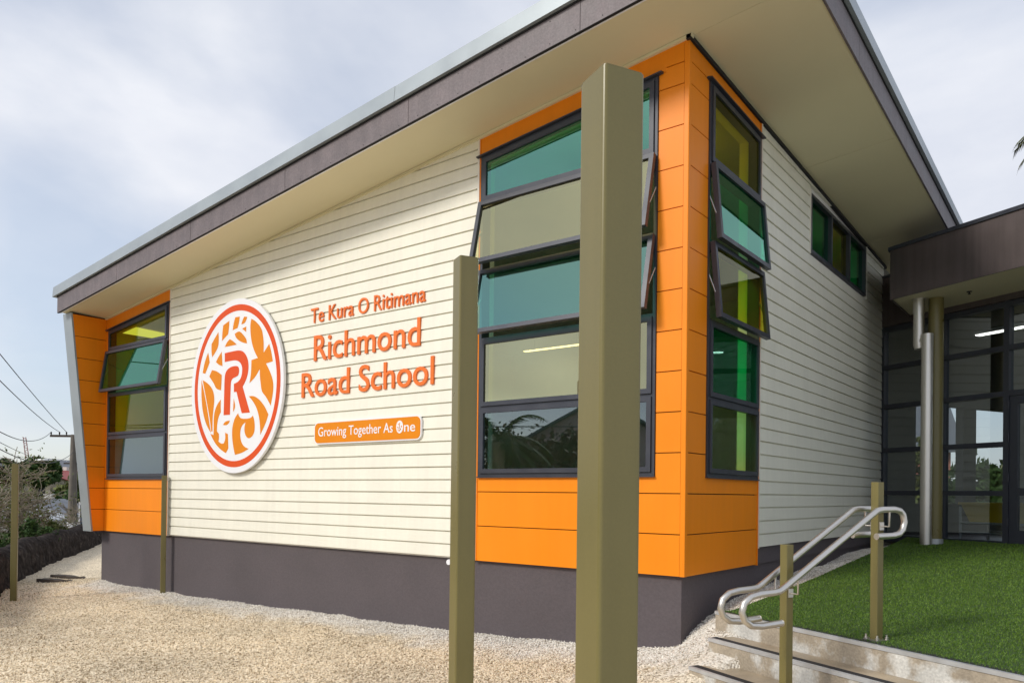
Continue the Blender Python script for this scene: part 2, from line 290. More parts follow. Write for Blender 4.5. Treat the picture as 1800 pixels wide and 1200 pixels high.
# ------------------------------------------------------------------ the school building
def soff(x, y): return 4.724 + .1028 * x - .039 * y
SB = thing('school_building', (-5, 3, -1.0), 'cream weatherboard school building with orange corner panels and a sloping roof', 'building')
def PL(x, y, z): return np.array([x, y, z], float)          # sign wall: x along, y outwards negative
def PR(x, y, z): return np.array([-y, x, z], float)         # entrance side wall: 'x' is world Y, outwards is +X
def clip(poly, fn):
    o = []
    for i, p in enumerate(poly):
        q = poly[(i + 1) % len(poly)]; a, b = fn(*p), fn(*q)
        if a >= 0: o.append(p)
        if a * b < 0: t = a / (a - b); o.append((p[0] + t * (q[0] - p[0]), p[1] + t * (q[1] - p[1])))
    return o
def slab(mb, P, poly, yf, yb):
    fr = [P(x, yf(z) if callable(yf) else yf, z) for x, z in poly]; bk = [P(x, yb, z) for x, z in poly]
    mb.prism(fr, bk)
def rect(x0, x1, z0, z1): return [(x0, z0), (x1, z0), (x1, z1), (x0, z1)]

# wall cores with real openings
sL = lambda x: soff(x, 0); sR = lambda y: soff(0, y)
HL = lambda x: sL(x) - .235; HR = lambda y: sR(y) - .205
W0 = (-10.60, -8.64); W1 = (-2.335, -.275); W2 = (.40, 1.69); W3 = (3.42, 6.06)
SILL = .885
def wall_core(P, spans, top, name, thick=.19):
    mb = MB()
    for x0, x1, z0, z1 in spans:
        slab(mb, P, [(x0, z0), (x1, z0), (x1, z1(x1) if callable(z1) else z1), (x0, z1(x0) if callable(z1) else z1)], 0.012, thick)
    return mb.build(name, M_PLASTER, SB)
def head(fn, d): return lambda x: fn(x) + d
wl = MB()
def quad(x0, x1, b, t):
    f = lambda g, x: g(x) if callable(g) else g
    return [(x0, f(b, x0)), (x1, f(b, x1)), (x1, f(t, x1)), (x0, f(t, x0))]
for q in [quad(-10.72, W0[0], 0, sL), quad(W0[0], W0[1], 0, SILL), quad(W0[0], W0[1], HL, sL), quad(W0[1], W1[0], 0, sL), quad(W1[0], W1[1], 0, SILL), quad(W1[0], W1[1], HL, sL), quad(W1[1], -.012, 0, sL)]:
    slab(wl, PL, q, .012, .20)
WALL_L = wl.build('sign_wall', M_PLASTER, SB)
wr = MB()
for q in [quad(.2, W2[0], 0, sR), quad(W2[0], W2[1], 0, SILL), quad(W2[0], W2[1], HR, sR), quad(W2[1], W3[0], 0, sR), quad(W3[0], W3[1], 0, 3.70), quad(W3[0], W3[1], lambda y: 4.42, sR), quad(W3[1], 7.3, 0, sR)]:
    slab(wr, PR, q, .012, .20)
WALL_R = wr.build('side_wall', M_PLASTER, SB)

# plinth
pm = MB(); pm.cube(-10.87, -.03, .03, .3, -1.3, -.003); pm.cube(-.3, -.03, .3, 7.25, -1.3, -.0025); pm.cube(-.26, -.005, 1.724, 7.25, -.0035, .172)
PLN = pm.build('plinth', M_PLINTH, SB); tag(PLN, 'dark grey brown painted concrete base under the cladding')

# weatherboards
def boards(P, x0, x1, zb, topf, parent, hole=None, ztop_limit=5.0):
    k = 0; PITCH = .14
    while True:
        z0 = zb + PITCH * k; z1 = z0 + PITCH
        if z0 > ztop_limit: break
        pieces = [(x0, x1)]
        if hole and z1 > hole[2] and z0 < hole[3]: pieces = [(x0, hole[0]), (hole[1], x1)]
        jit = RNG.uniform(-.0012, .0012)
        for a, b in pieces:
            segs = [(a, b)]
            for xa, xb in segs:
                zt = z1
                if hole and (z1 > hole[2] > z0) and False: pass
                mb = MB(); fn = lambda x, z: topf(x) - .012 - z
                face = clip(rect(xa, xb, z0, z0 + .1255), fn); reb = clip(rect(xa, xb, z0 + .1255, zt + .003), fn)
                if len(face) < 3: continue
                slab(mb, P, face, lambda z, z0=z0: -.028 + .008 * (z - z0) / PITCH + jit, .013)
                if len(reb) > 2: slab(mb, P, reb, -.001, .0125)
                mb.build('weatherboard', M_CREAM, parent)
        k += 1
boards(PL, -8.585, -2.385, .02, sL, WALL_L, ztop_limit=4.6)
boards(PR, 1.745, 7.19, .177, sR, WALL_R, hole=(3.39, 6.09, 3.68, 4.45), ztop_limit=4.75)

# cream stops and corner beads
def strip(P, x0, x1, z0, z1f, yo, name, M, parent, yb=.012):
    mb = MB(); slab(mb, P, [(x0, z0), (x1, z0), (x1, z1f(x1) - .004), (x0, z1f(x0) - .004)], -yo, yb); return mb.build(name, M, parent)
strip(PL, -8.605, -8.585, .0, sL, .034, 'corner_stop', M_CREAMT, WALL_L); strip(PL, -2.385, -2.362, .0, sL, .034, 'corner_stop', M_CREAMT, WALL_L)
strip(PR, 1.722, 1.745, .165, sR, .034, 'corner_stop', M_CREAMT, WALL_R)
for a, b in ((3.375, 3.395), (6.085, 6.105)):
    mb = MB(); slab(mb, PR, rect(a, b, 3.67, 4.455), -.034, .0); mb.build('window_trim', M_CREAMT, WALL_R)

# orange cladding panels, each its own board with an open joint
JT = .0045
ZJ = [0.0] + [.365 + .36 * k for k in range(12)]
def panel(P, poly, parent, th=.02):
    mb = MB(); slab(mb, P, poly, -th + RNG.uniform(-.0008, .0008), .010); return mb.build('cladding_panel', M_ORANGE, parent)
def backing(P, poly, parent):
    mb = MB(); slab(mb, P, poly, .004, .0115); return mb.build('joint_backing', M_DARKLINE, parent)
def orange(P, xo, xw0, xw1, xi, topf, headf, parent, flip=1, lwall=True):
    """xo..xi outer limits, window xw0..xw1; column on the xi side (wide) and narrow jamb on the xo side"""
    # under the window
    for k in range(2):
        panel(P, rect(xo, xi, ZJ[k] + (JT if k else 0), ZJ[k + 1] - JT), parent)
    backing(P, rect(xo, xi, .33, .40), parent); backing(P, rect(xo, xi, .69, .76), parent)
g_ = .004
# zone by the corner, sign wall:  x -2.345 .. -.028
xo, xi = -2.345, -.028
for k in range(2): panel(PL, rect(xo, xi, ZJ[k] + (JT if k else 0), ZJ[k + 1] - JT), WALL_L)
panel(PL, [(xo, ZJ[2] + JT), (xi, ZJ[2] + JT), (xi, ZJ[3] - JT), (W1[1] + g_, ZJ[3] - JT), (W1[1] + g_, SILL - g_), (xo, SILL - g_)], WALL_L)
for k in range(3, 12): panel(PL, rect(W1[1] + g_, xi, ZJ[k] + JT, ZJ[k + 1] - JT), WALL_L)
panel(PL, [(W1[1] - .03 + .03 + g_, ZJ[12] + JT), (xi, ZJ[12] + JT), (xi, 4.515 - JT), (-.20, 4.515 - JT), (-.20, 4.475), (W1[1] + g_, HL(W1[1]) + .02)], WALL_L)
panel(PL, [(xo, HL(xo) + .012), (W1[1], HL(W1[1]) + .024), (-.20, 4.480), (-.20, 4.515 + JT), (xi, 4.515 + JT), (xi, sL(xi) - .006), (xo, sL(xo) - .006)], WALL_L)
backing(PL, rect(xo + .01, xi + .02, .3, .8), WALL_L); backing(PL, rect(W1[1] + .008, xi + .02, .8, 4.40), WALL_L); backing(PL, rect(-.26, xi + .02, 4.40, 4.6), WALL_L)
strip(PL, -2.361, -2.347, 0, sL, .026, 'edge_trim', M_ORANGE, WALL_L)
# corner bead
mb = MB(); mb.cube(-.025, .0215, -.0215, .025, -.004, 0); mb = MB()
cz = sL(0) - .008; rr = .0215
loop = [(-.025, -rr), (rr - .006, -rr), (rr - .002, -rr + .002), (rr, -rr + .006), (rr, .025), (.003, .025), (.003, -.004), (-.025, -.004)]
mb.prism([(x, y, -.002) for x, y in loop][::-1], [(x, y, cz) for x, y in loop][::-1]); mb.build('corner_bead', M_ORANGE, WALL_L)
# right face: y .028 .. 1.70
yo, yi = .028, 1.700
for k in range(2): panel(PR, rect(yo, yi, ZJ[k] + (JT if k else 0), ZJ[k + 1] - JT), WALL_R)
panel(PR, [(yo, ZJ[2] + JT), (yi, ZJ[2] + JT), (yi, SILL - g_), (W2[0] - g_, SILL - g_), (W2[0] - g_, ZJ[3] - JT), (yo, ZJ[3] - JT)], WALL_R)
for k in range(3, 12): panel(PR, rect(yo, W2[0] - g_, ZJ[k] + JT, ZJ[k + 1] - JT), WALL_R)
panel(PR, [(yo, ZJ[12] + JT), (W2[0] - g_, ZJ[12] + JT), (W2[0] - g_, HR(W2[0]) + .0), (.36, 4.515 - JT), (yo, 4.515 - JT)], WALL_R)
panel(PR, [(yo, 4.515 + JT), (.365, 4.515 + JT), (yi, HR(yi) + .024), (yi, sR(yi) - .03), (yo, sR(yo) - .03)], WALL_R)
backing(PR, rect(yo - .02, yi - .01, .3, .8), WALL_R); backing(PR, rect(yo - .02, W2[0] - .008, .8, 4.45), WALL_R); backing(PR, rect(yo - .02, .5, 4.45, 4.6), WALL_R)
strip(PR, 1.702, 1.721, -.01, sR, .028, 'edge_trim', M_ORANGE, WALL_R)
# left zone
xo, xi = -10.70, -8.607
for k in range(2): panel(PL, rect(xo, xi, ZJ[k] + (JT if k else 0), ZJ[k + 1] - JT), WALL_L)
panel(PL, rect(xo, xi, ZJ[2] + JT, SILL - g_), WALL_L)
panel(PL, [(xo, HL(xo) + .02), (xi, HL(xi) + .02), (xi, sL(xi) - .006), (xo, sL(xo) - .006)], WALL_L)
panel(PL, [(xo, SILL + g_), (W0[0] - g_, SILL + g_), (W0[0] - g_, HL(W0[0])), (xo, HL(xo))], WALL_L); panel(PL, [(W0[1] + g_, SILL), (xi, SILL), (xi, HL(xi)), (W0[1] + g_, HL(W0[1]))], WALL_L)
backing(PL, rect(xo + .01, xi - .01, .3, .8), WALL_L)

# fin at the far end: raked orange return with a grey metal front edge
fin = MB()
FZ0, FZ1 = -.004, 3.62
yo_ = lambda z: -.20 - .375 * z / 3.65
fin.prism([(-10.72, .2, FZ0), (-10.72, yo_(FZ0), FZ0), (-10.72, yo_(FZ1) , FZ1 - .0), (-10.72, .2, FZ1)], [(-10.98, .2, FZ0), (-10.98, yo_(FZ0), FZ0), (-10.98, yo_(FZ1), FZ1 - .03), (-10.98, .2, FZ1 - .03)])
FIN = fin.build('end_fin', M_DARKLINE, SB)
for k in range(11):
    z0 = ZJ[k] + (JT if k else 0); z1 = min(ZJ[k + 1] - JT, FZ1 - .01) if k < 10 else FZ1 - .012
    if z0 >= FZ1 - .02: break
    mb = MB(); lp = [(-.022, z0), (yo_(z0), z0), (yo_(z1), z1), (-.022, z1)]
    mb.prism([(-10.697, y, z) for y, z in lp][::-1], [(-10.719, y, z) for y, z in lp][::-1]); mb.build('cladding_panel', M_ORANGE, FIN)
mb = MB(); lp = [(yo_(FZ0) - .004, FZ0 - .004), (yo_(FZ0) - .03, FZ0 - .004), (yo_(FZ1) - .03, FZ1 - .0), (yo_(FZ1) - .004, FZ1 - .0)]
mb.prism([(-10.690, y, z) for y, z in lp], [(-10.99, y, z) for y, z in lp]); tag(mb.build('edge_flashing', M_CAP, FIN), 'pale grey metal flashing along the raked front edge')

# roof: soffit, fascia boards, cap flashing
XE, YE, XL_, YB = 1.067, -.722, -10.92, 8.6
def rp(x, y, dz): return (x, y, soff(x, y) + dz)
rm = MB(); lo = [rp(XL_ + .02, YE + .03, .03), rp(XE - .03, YE + .03, .03), rp(XE - .03, YB, .03), rp(XL_ + .02, YB, .03)]
rm.prism(lo[::-1], [(a, b, c + .33) for a, b, c in lo][::-1]); ROOF = rm.build('roof', M_CAP, SB)
def sof_piece(x0, x1, y0, y1):
    mb = MB(); p = [rp(x0, y0, 0), rp(x1, y0, 0), rp(x1, y1, 0), rp(x0, y1, 0)]; mb.prism(p[::-1], [(a, b, c + .025) for a, b, c in p][::-1]); mb.build('soffit_lining', M_SOFFIT, ROOF)
ed = .022
jx = [XL_ + .02, XE - ed]
sof_piece(XL_ + .02, XE - ed, YE + ed, -.0); 
for a, b in ((0.004, 3.1), (3.107, 6.05), (6.057, YB)): sof_piece(-.0, XE - ed, a, b)
# scotia beads under the eave, against the walls
mb = MB(); mb.prism([PL(x, yy, sL(x) + dz) for x, yy, dz in ((-10.69, -.05, -.002), (-10.69, -.05, -.03), (-10.69, .0, -.03), (-10.69, 0, -.002))], [PL(x, yy, sL(x) + dz) for x, yy, dz in ((.05, -.05, -.002), (.05, -.05, -.03), (.05, 0, -.03), (.05, 0, -.002))]); mb.build('eave_bead', M_SOFFIT, ROOF)
mb = MB(); mb.prism([PR(x, yy, sR(x) + dz) for x, yy, dz in ((-.05, -.045, -.002), (-.05, -.045, -.04), (-.05, .0, -.04), (-.05, 0, -.002))], [PR(x, yy, sR(x) + dz) for x, yy, dz in ((7.3, -.045, -.002), (7.3, -.045, -.04), (7.3, 0, -.04), (7.3, 0, -.002))]); mb.build('eave_bead', M_DARKLINE, ROOF)
# fascia boards
fj = [XL_, -8.886, -6.836, -4.779, -2.735, -.665, XE]
for i in range(6):
    a, b = fj[i] + (.003 if i else 0), fj[i + 1] - (.003 if i < 5 else 0)
    mb = MB(); mb.prism([rp(a, YE, -.012), rp(b, YE, -.012), rp(b, YE, .245), rp(a, YE, .245)], [rp(a, YE + .02, -.012), rp(b, YE + .02, -.012), rp(b, YE + .02, .245), rp(a, YE + .02, .245)])
    fb = mb.build('fascia_board', M_FASCIA, ROOF)
fy = [YE + .0005, 1.4, 3.5, 5.6, YB]
for i in range(4):
    a, b = fy[i] + (.003 if i else .021), fy[i + 1] - .003
    mb = MB(); mb.prism([rp(XE, a, -.012), rp(XE, b, -.012), rp(XE, b, .245), rp(XE, a, .245)], [rp(XE - .02, a, -.012), rp(XE - .02, b, -.012), rp(XE - .02, b, .245), rp(XE - .02, a, .245)]); mb.build('fascia_board', M_FASCIA, ROOF)
mb = MB()      # nail heads in the fascia
for i in range(44):
    x = -10.7 + i * .27
    for dz in (.018, .215):
        if dz > .2 and i % 2: continue
        c = np.array(rp(x, YE - .0015, dz)); mb.tube([c, c + np.array([0, .003, 0])], .0055, 6)
mb.build('fascia_nails', M_DARKLINE, ROOF)
mb = MB(); mb.prism([rp(XL_, YE - .002, -.016), rp(XL_, YE + .028, -.016), rp(XL_, YE + .028, -.0125), rp(XL_, YE - .002, -.0125)], [rp(XE, YE - .002, -.016), rp(XE, YE + .028, -.016), rp(XE, YE + .028, -.0125), rp(XE, YE - .002, -.0125)]); mb.build('drip_edge', M_DARKLINE, ROOF)
mb = MB(); mb.prism([rp(XL_ + .03, YE + .029, -.018), rp(XL_ + .03, YE + .045, -.018), rp(XL_ + .03, YE + .045, -.001), rp(XL_ + .03, YE + .029, -.001)], [rp(XE - .03, YE + .029, -.018), rp(XE - .03, YE + .045, -.018), rp(XE - .03, YE + .045, -.001), rp(XE - .03, YE + .029, -.001)]); mb.build('white_trim', M_WHITE, ROOF)
cj = [XL_ - .09, -7.3, -2.9, XE + .045]
for i in range(3):
    a, b = cj[i] + (.001 if i else 0), cj[i + 1] - .001; o = .002 * (i % 2)
    mb = MB(); mb.prism([rp(a, YE - .045 - o, .262), rp(b, YE - .045 - o, .262), rp(b, YE - .03 - o, .425), rp(a, YE - .03 - o, .425)], [rp(a, YE + .25, .262), rp(b, YE + .25, .262), rp(b, YE + .25, .44), rp(a, YE + .25, .44)]); mb.build('cap_flashing', M_CAP, ROOF)
mb = MB(); mb.prism([rp(XE + .045, YE - .045, .262), rp(XE + .045, YB, .262), rp(XE + .03, YB, .425), rp(XE + .03, YE - .03, .425)], [rp(XE - .25, YE - .04, .262), rp(XE - .25, YB, .262), rp(XE - .25, YB, .44), rp(XE - .25, YE - .04, .44)]); mb.build('cap_flashing', M_CAP, ROOF)
mb = MB(); mb.prism([rp(XL_, YE - .01, .2455), rp(XE + .01, YE - .01, .2455), rp(XE + .01, YE - .01, .2615), rp(XL_, YE - .01, .2615)], [rp(XL_, YE + .2, .2455), rp(XE + .01, YE + .2, .2455), rp(XE + .01, YE + .2, .2615), rp(XL_, YE + .2, .2615)]); mb.build('shadow_gap', M_DARKLINE, ROOF)
mb = MB(); mb.prism([rp(XE + .01, YE + .201, .2455), rp(XE + .01, YB, .2455), rp(XE + .01, YB, .2615), rp(XE + .01, YE + .201, .2615)], [rp(XE - .2, YE + .201, .2455), rp(XE - .2, YB, .2455), rp(XE - .2, YB, .2615), rp(XE - .2, YE + .201, .2615)]); mb.build('shadow_gap', M_DARKLINE, ROOF)

# windows ----------------------------------------------------------------
def inset(q, w):
    """inset of a quad (x0,z0),(x1,z0),(x1,z1),(x0,z1'): vertical sides, flat sill, maybe raked head"""
    (a, b), (c, d), (e_, f_), (g, h) = q
    sl_ = (f_ - h) / (e_ - g)
    wt = w * math.sqrt(1 + sl_ ** 2)
    return [(a + w, b + w), (c - w, d + w), (e_ - w, f_ - wt - sl_ * w), (g + w, h - wt + sl_ * w)]
def sash(P, q, w, y0, y1, name, gmat, parent, ang=0., gname='glass_pane'):
    i = inset(q, w); hz = max(q[2][1], q[3][1])
    def T(x, y, z):
        if ang:
            dz, dy = z - hz, y - y1; c, s_ = math.cos(ang), math.sin(ang)
            z, y = hz + dz * c - dy * s_ * 1.0, y1 + dy * c + dz * s_
        return P(x, y, z)
    mb = MB(); mb.ring([T(x, y0, z) for x, z in q], [T(x, y0, z) for x, z in i], [T(x, y1, z) for x, z in q], [T(x, y1, z) for x, z in i]); mb.build(name, M_FRAME, parent)
    ym = (y0 + y1) / 2; g2 = inset(q, w - .008)
    mb = MB(); mb.prism([T(x, ym - .004, z) for x, z in g2], [T(x, ym + .004, z) for x, z in g2]); mb.build(gname, gmat, parent)
    return T
def window(P, x0, x1, levels, headf, glasses, opens, label):
    """levels: sill and transom heights; a frame with one light per level"""
    fr = MB(); q = quad(x0, x1, levels[0], headf); i = inset(q, .03)
    fr.ring([P(x, -.035, z) for x, z in q], [P(x, -.035, z) for x, z in i], [P(x, .09, z) for x, z in q], [P(x, .09, z) for x, z in i])
    for z in levels[1:]: slab(fr, P, rect(x0 + .03, x1 - .03, z - .012, z + .012), -.034, .088)
    win = fr.build('window', M_FRAME, WALL_P); tag(win, label)
    for k, zl in enumerate(levels):
        zt = levels[k + 1] - .014 if k + 1 < len(levels) else None
        zb = zl + (.032 if k == 0 else .014)
        qq = quad(x0 + .032, x1 - .032, zb, zt if zt else (lambda x: headf(x) - .032))
        a = opens.get(k, 0.)
        if a: qq = quad(x0 + .008, x1 - .008, zl + .0, zt)
        T = sash(P, qq, .045, -.052 if not a else -.088, -.010 if not a else -.040, 'sash' if a else 'glazing_bead', glasses[k], win, a)
        if a:   # stays
            for xx in (x0 + .012, x1 - .012):
                st = MB(); mid = zb + .30; st.tube([P(xx, -.02, mid + .12), T(xx, -.05, mid - .08)], .007, 6); st.build('window_stay', M_GALV, win)
    # head flashing and sill flashing
    fl_ = MB(); pts0 = [(x0 - .045, headf(x0 - .045)), (x1 + .045, headf(x1 + .045))]
    (xa, za), (xb, zb_) = pts0
    fl_.prism([P(xa, -.07, za + .002), P(xa, -.07, za + .014), P(xa, .0, za + .03), P(xa, .0, za + .002)], [P(xb, -.07, zb_ + .002), P(xb, -.07, zb_ + .014), P(xb, 0, zb_ + .03), P(xb, 0, zb_ + .002)]); fl_.build('head_flashing', M_FRAME, win)
    sf = MB(); slab(sf, P, rect(x0 - .005, x1 + .005, levels[0] - .014, levels[0] - .001), -.05, .0); sf.build('sill_flashing', M_FRAME, win)
    return win
LV = [.885, 1.605, 2.325, 3.045, 3.765]
WALL_P = SB
window(PL, *W1, LV, HL, [G_SLATE, G_OLIVE, G_TEAL, G_OLIVE, G_GREEN], {3: R(12.5), 2: R(12.5)}, 'tall five light window in the orange corner with two top hung sashes open')
window(PR, *W2, LV, HR, [G_LIME, G_GREEN, G_YELLOW, G_GREEN, G_YELLOW], {3: R(5.5), 2: R(5.5)}, 'narrow five light window on the shaded side of the corner with green and yellow glass')
window(PL, *W0, LV[:4], HL, [G_SLATE, G_YELLOW, G_GREEN, G_YELLOW], {2: R(8.5)}, 'four light window by the far fin with one green sash open')
# high strip window of three lights
fr = MB(); q = rect(W3[0], W3[1], 3.70, 4.42); i_ = inset(q, .04)
fr.ring([PR(x, -.03, z) for x, z in q], [PR(x, -.03, z) for x, z in i_], [PR(x, .09, z) for x, z in q], [PR(x, .09, z) for x, z in i_])
wd = (W3[1] - W3[0] - .08 - .10) / 3
x = W3[0] + .04; lights = []
for k in range(3):
    lights.append((x, x + wd)); x += wd
    if k < 2: slab(fr, PR, rect(x, x + .05, 3.74, 4.38), -.028, .088); x += .05
w3 = fr.build('window', M_FRAME, SB); tag(w3, 'small high strip window of three green and yellow lights under the eave')
for (a, b), gm in zip(lights, (G_GREEN, G_YELLOW, G_GREEN)):
    mb = MB(); slab(mb, PR, rect(a - .004, b + .004, 3.737, 4.383), .020, .027); mb.build('glass_pane', gm, w3)

# interior seen through the glass: linings, floor, ceiling, lit tubes
im = MB(); im.cube(-10.6, -.2, 6.9, 7.05, -.1, 4.7); im.cube(-10.72, -10.6, .2, 6.9, -.1, 3.4); im.build('inner_wall', M_PLASTER, SB)
im = MB(); im.cube(-10.6, -.2, .2, 7.2, -.12, -.02); im.build('inner_floor', M_CARPET, SB)
im = MB(); p = [rp(-10.6, .2, -.06), rp(-.2, .2, -.06), rp(-.2, 6.9, -.06), rp(-10.6, 6.9, -.06)]; im.prism(p[::-1], [(a, b, c + .03) for a, b, c in p][::-1]); im.build('inner_ceiling', M_PLASTER, SB)
im = MB(); im.cube(-7.4, -7.25, .2, 6.9, -.1, 3.7); im.build('partition', M_PLASTER, SB)
# piers beside the windows, inside
M_TUBE = emit('lit tube', (1., .93, .78), 2.6)
for x, y, lbl in ((-5.75, 6.3, 'lit strip light seen through the fourth pane of the corner window'),):
    z = soff(x, y) - .30; lt = thing('ceiling_light', (x, y, z), lbl, 'ceiling light', 'lit strip lights')
    mb = MB(); mb.cube(x - .75, x + .75, y - .06, y + .06, z, z + .05); mb.build('housing', M_WHITE, lt)
    mb = MB(); mb.cube(x - .74, x + .74, y - .045, y + .045, z - .012, z - .002); mb.build('diffuser', M_TUBE, lt)
    mb = MB()
    for s_ in (-.5, .5): mb.tube([(x + s_, y, z + .05), (x + s_, y, soff(x + s_, y) - .06)], .006, 6)
    mb.build('suspension', M_GALV, lt)
EMB={'leaf':[[(-6.744,3.122),(-6.637,3.117),(-6.654,3.032),(-6.688,2.967),(-6.803,2.949),(-6.787,3.038)],[(-6.531,3.104),(-6.46,3.091),(-6.482,3.05),(-6.519,3.01),(-6.596,3.005),(-6.568,3.06)],[(-6.575,2.944),(-6.48,2.961),(-6.482,2.887)],[(-7.041,3.046),(-6.891,3.09),(-6.893,3.005),(-6.917,2.906),(-7.066,2.828),(-7.059,2.945)],[(-6.752,2.892),(-6.671,2.917),(-6.613,2.904),(-6.535,2.845),(-6.467,2.782),(-6.46,2.726),(-6.551,2.747),(-6.649,2.785),(-6.728,2.839)],[(-6.993,2.734),(-6.944,2.795),(-6.875,2.831),(-6.805,2.803),(-6.702,2.737)],[(-7.161,2.963),(-7.148,2.875),(-7.156,2.761),(-7.226,2.687),(-7.312,2.621),(-7.335,2.71),(-7.333,2.809),(-7.252,2.887)],[(-7.072,2.674),(-7.06,2.59),(-7.047,2.469),(-7.139,2.495),(-7.212,2.542),(-7.162,2.6)],[(-7.418,2.695),(-7.395,2.623),(-7.377,2.551),(-7.43,2.475),(-7.491,2.398),(-7.556,2.415),(-7.526,2.518),(-7.476,2.619)],[(-7.38,2.348),(-7.313,2.435),(-7.199,2.414),(-7.062,2.344),(-7.066,2.236),(-7.075,2.129),(-7.197,2.154),(-7.257,2.239)],[(-6.36,3.053),(-6.256,3.004),(-6.125,2.896),(-6.09,2.799),(-6.07,2.689),(-6.072,2.559),(-5.949,2.665),(-5.902,2.563),(-5.863,2.425),(-6.015,2.411),(-5.941,2.32),(-5.876,2.218),(-5.842,2.119),(-5.85,2.002),(-5.898,1.84),(-5.996,1.959),(-6.106,2.042),(-6.127,2.152),(-6.147,2.24),(-6.153,2.35),(-6.257,2.244),(-6.387,2.177),(-6.352,2.29),(-6.347,2.488),(-6.199,2.501),(-6.284,2.602),(-6.353,2.741),(-6.38,2.877),(-6.383,2.987)],[(-7.585,2.313),(-7.556,2.24),(-7.483,2.053),(-7.403,1.814),(-7.322,1.532),(-7.452,1.665),(-7.541,1.845),(-7.583,2.06)],[(-7.553,2.31),(-7.414,2.253),(-7.307,2.175),(-7.257,2.096),(-7.24,2.002),(-7.258,1.888),(-7.282,1.75),(-7.281,1.553),(-7.31,1.554),(-7.348,1.719),(-7.427,1.956),(-7.518,2.208)],[(-7.076,1.997),(-7.08,1.912),(-7.072,1.82),(-7.131,1.754),(-7.164,1.641),(-7.167,1.549),(-7.115,1.512),(-7.11,1.455),(-7.123,1.403),(-7.051,1.367),(-6.986,1.373),(-6.948,1.432),(-6.958,1.523),(-6.889,1.498),(-6.873,1.299),(-6.933,1.233),(-7.069,1.287),(-7.215,1.383),(-7.333,1.52),(-7.249,1.5),(-7.248,1.621),(-7.254,1.714),(-7.232,1.84),(-7.167,1.934)],[(-7.017,1.634),(-6.958,1.682),(-6.848,1.689),(-6.861,1.655),(-6.926,1.624)],[(-6.757,1.988),(-6.721,1.901),(-6.728,1.846),(-6.768,1.805),(-6.764,1.893)],[(-6.645,1.779),(-6.624,1.734),(-6.565,1.697),(-6.357,1.692),(-6.298,1.728),(-6.263,1.666),(-6.248,1.578),(-6.259,1.502),(-6.304,1.448),(-6.379,1.418),(-6.445,1.443),(-6.489,1.51),(-6.49,1.588),(-6.465,1.648),(-6.544,1.613),(-6.591,1.537),(-6.588,1.436),(-6.548,1.357),(-6.48,1.305),(-6.385,1.281),(-6.535,1.229),(-6.709,1.205),(-6.75,1.307),(-6.783,1.443),(-6.786,1.556),(-6.768,1.634),(-6.721,1.722)],[(-6.398,1.997),(-6.289,1.998),(-6.159,1.943),(-6.029,1.838),(-5.946,1.725),(-5.997,1.62),(-6.12,1.464),(-6.128,1.572),(-6.153,1.704),(-6.211,1.827),(-6.306,1.931)]],'letter':[[(-6.991,2.646),(-6.821,2.652),(-6.646,2.653),(-6.549,2.629),(-6.471,2.566),(-6.428,2.495),(-6.411,2.417),(-6.42,2.329),(-6.451,2.254),(-6.5,2.186),(-6.547,2.14),(-6.457,1.956),(-6.368,1.775),(-6.558,1.775),(-6.629,1.934),(-6.69,2.079),(-6.753,2.081),(-6.756,2.195),(-6.664,2.211),(-6.594,2.255),(-6.561,2.33),(-6.559,2.419),(-6.619,2.489),(-6.72,2.523),(-6.838,2.526),(-6.988,2.521)],[(-7.0,1.772),(-6.846,1.769),(-6.84,2.003),(-6.836,2.173),(-6.828,2.24),(-6.789,2.276),(-6.715,2.287),(-6.657,2.305),(-6.635,2.348),(-6.64,2.404),(-6.67,2.435),(-6.748,2.444),(-6.856,2.435),(-6.935,2.402),(-6.974,2.354),(-6.988,2.287),(-6.992,2.128)]]}

# ------------------------------------------------------------------ signs on the wall
ES = thing('emblem_sign', (-6.738, -.06, .95), 'large white oval sign with orange ring, leaves and letter R', 'sign')
def ell(cx, cz, a, b, n=96): return [(cx + a * math.cos(2 * math.pi * i / n), cz + b * math.sin(2 * math.pi * i / n)) for i in range(n)]
ECX, ECZ = -6.738, 2.163
mb = MB(); o_ = ell(ECX, ECZ, 1.112, 1.212); mb.prism([(x, -.090, z) for x, z in o_], [(x, -.052, z) for x, z in o_]); mb.build('backing_disc', M_WHITE, ES)
mb = MB()
for dx, dz in ((-.6, .6), (.6, .6), (-.6, -.6), (.6, -.6)): mb.tube([(ECX + dx, -.053, ECZ + dz), (ECX + dx, -.005, ECZ + dz)], .02, 8)
mb.build('stand_off', M_GALV, ES)
mb = MB(); a_, b_ = ell(ECX + .01, ECZ, 1.037, 1.130), ell(ECX + .01, ECZ, .957, 1.045)
mb.ring([(x, -.0925, z) for x, z in a_], [(x, -.0925, z) for x, z in b_], [(x, -.0895, z) for x, z in a_], [(x, -.0895, z) for x, z in b_]); mb.build('outer_ring', M_RED, ES)
def smooth_poly(p, it=2):
    """round gentle bends, keep sharp corners"""
    for _ in range(it):
        o = []; n = len(p)
        for i in range(n):
            a, b, c = np.array(p[i - 1]), np.array(p[i]), np.array(p[(i + 1) % n]); u_, v_ = b - a, c - b
            cs = np.dot(u_, v_) / (np.linalg.norm(u_) * np.linalg.norm(v_) + 1e-9)
            if cs > .72: o += [tuple(b * .75 + a * .25), tuple(b * .75 + c * .25)]
            else: o.append(tuple(b))
        p = o
    return p
for k, s_ in enumerate(EMB['leaf']):
    p = smooth_poly(s_); mb = MB(); mb.prism([(x, -.0925, z) for x, z in p], [(x, -.0895, z) for x, z in p]); mb.build('leaf_shape', M_AMBER, ES)
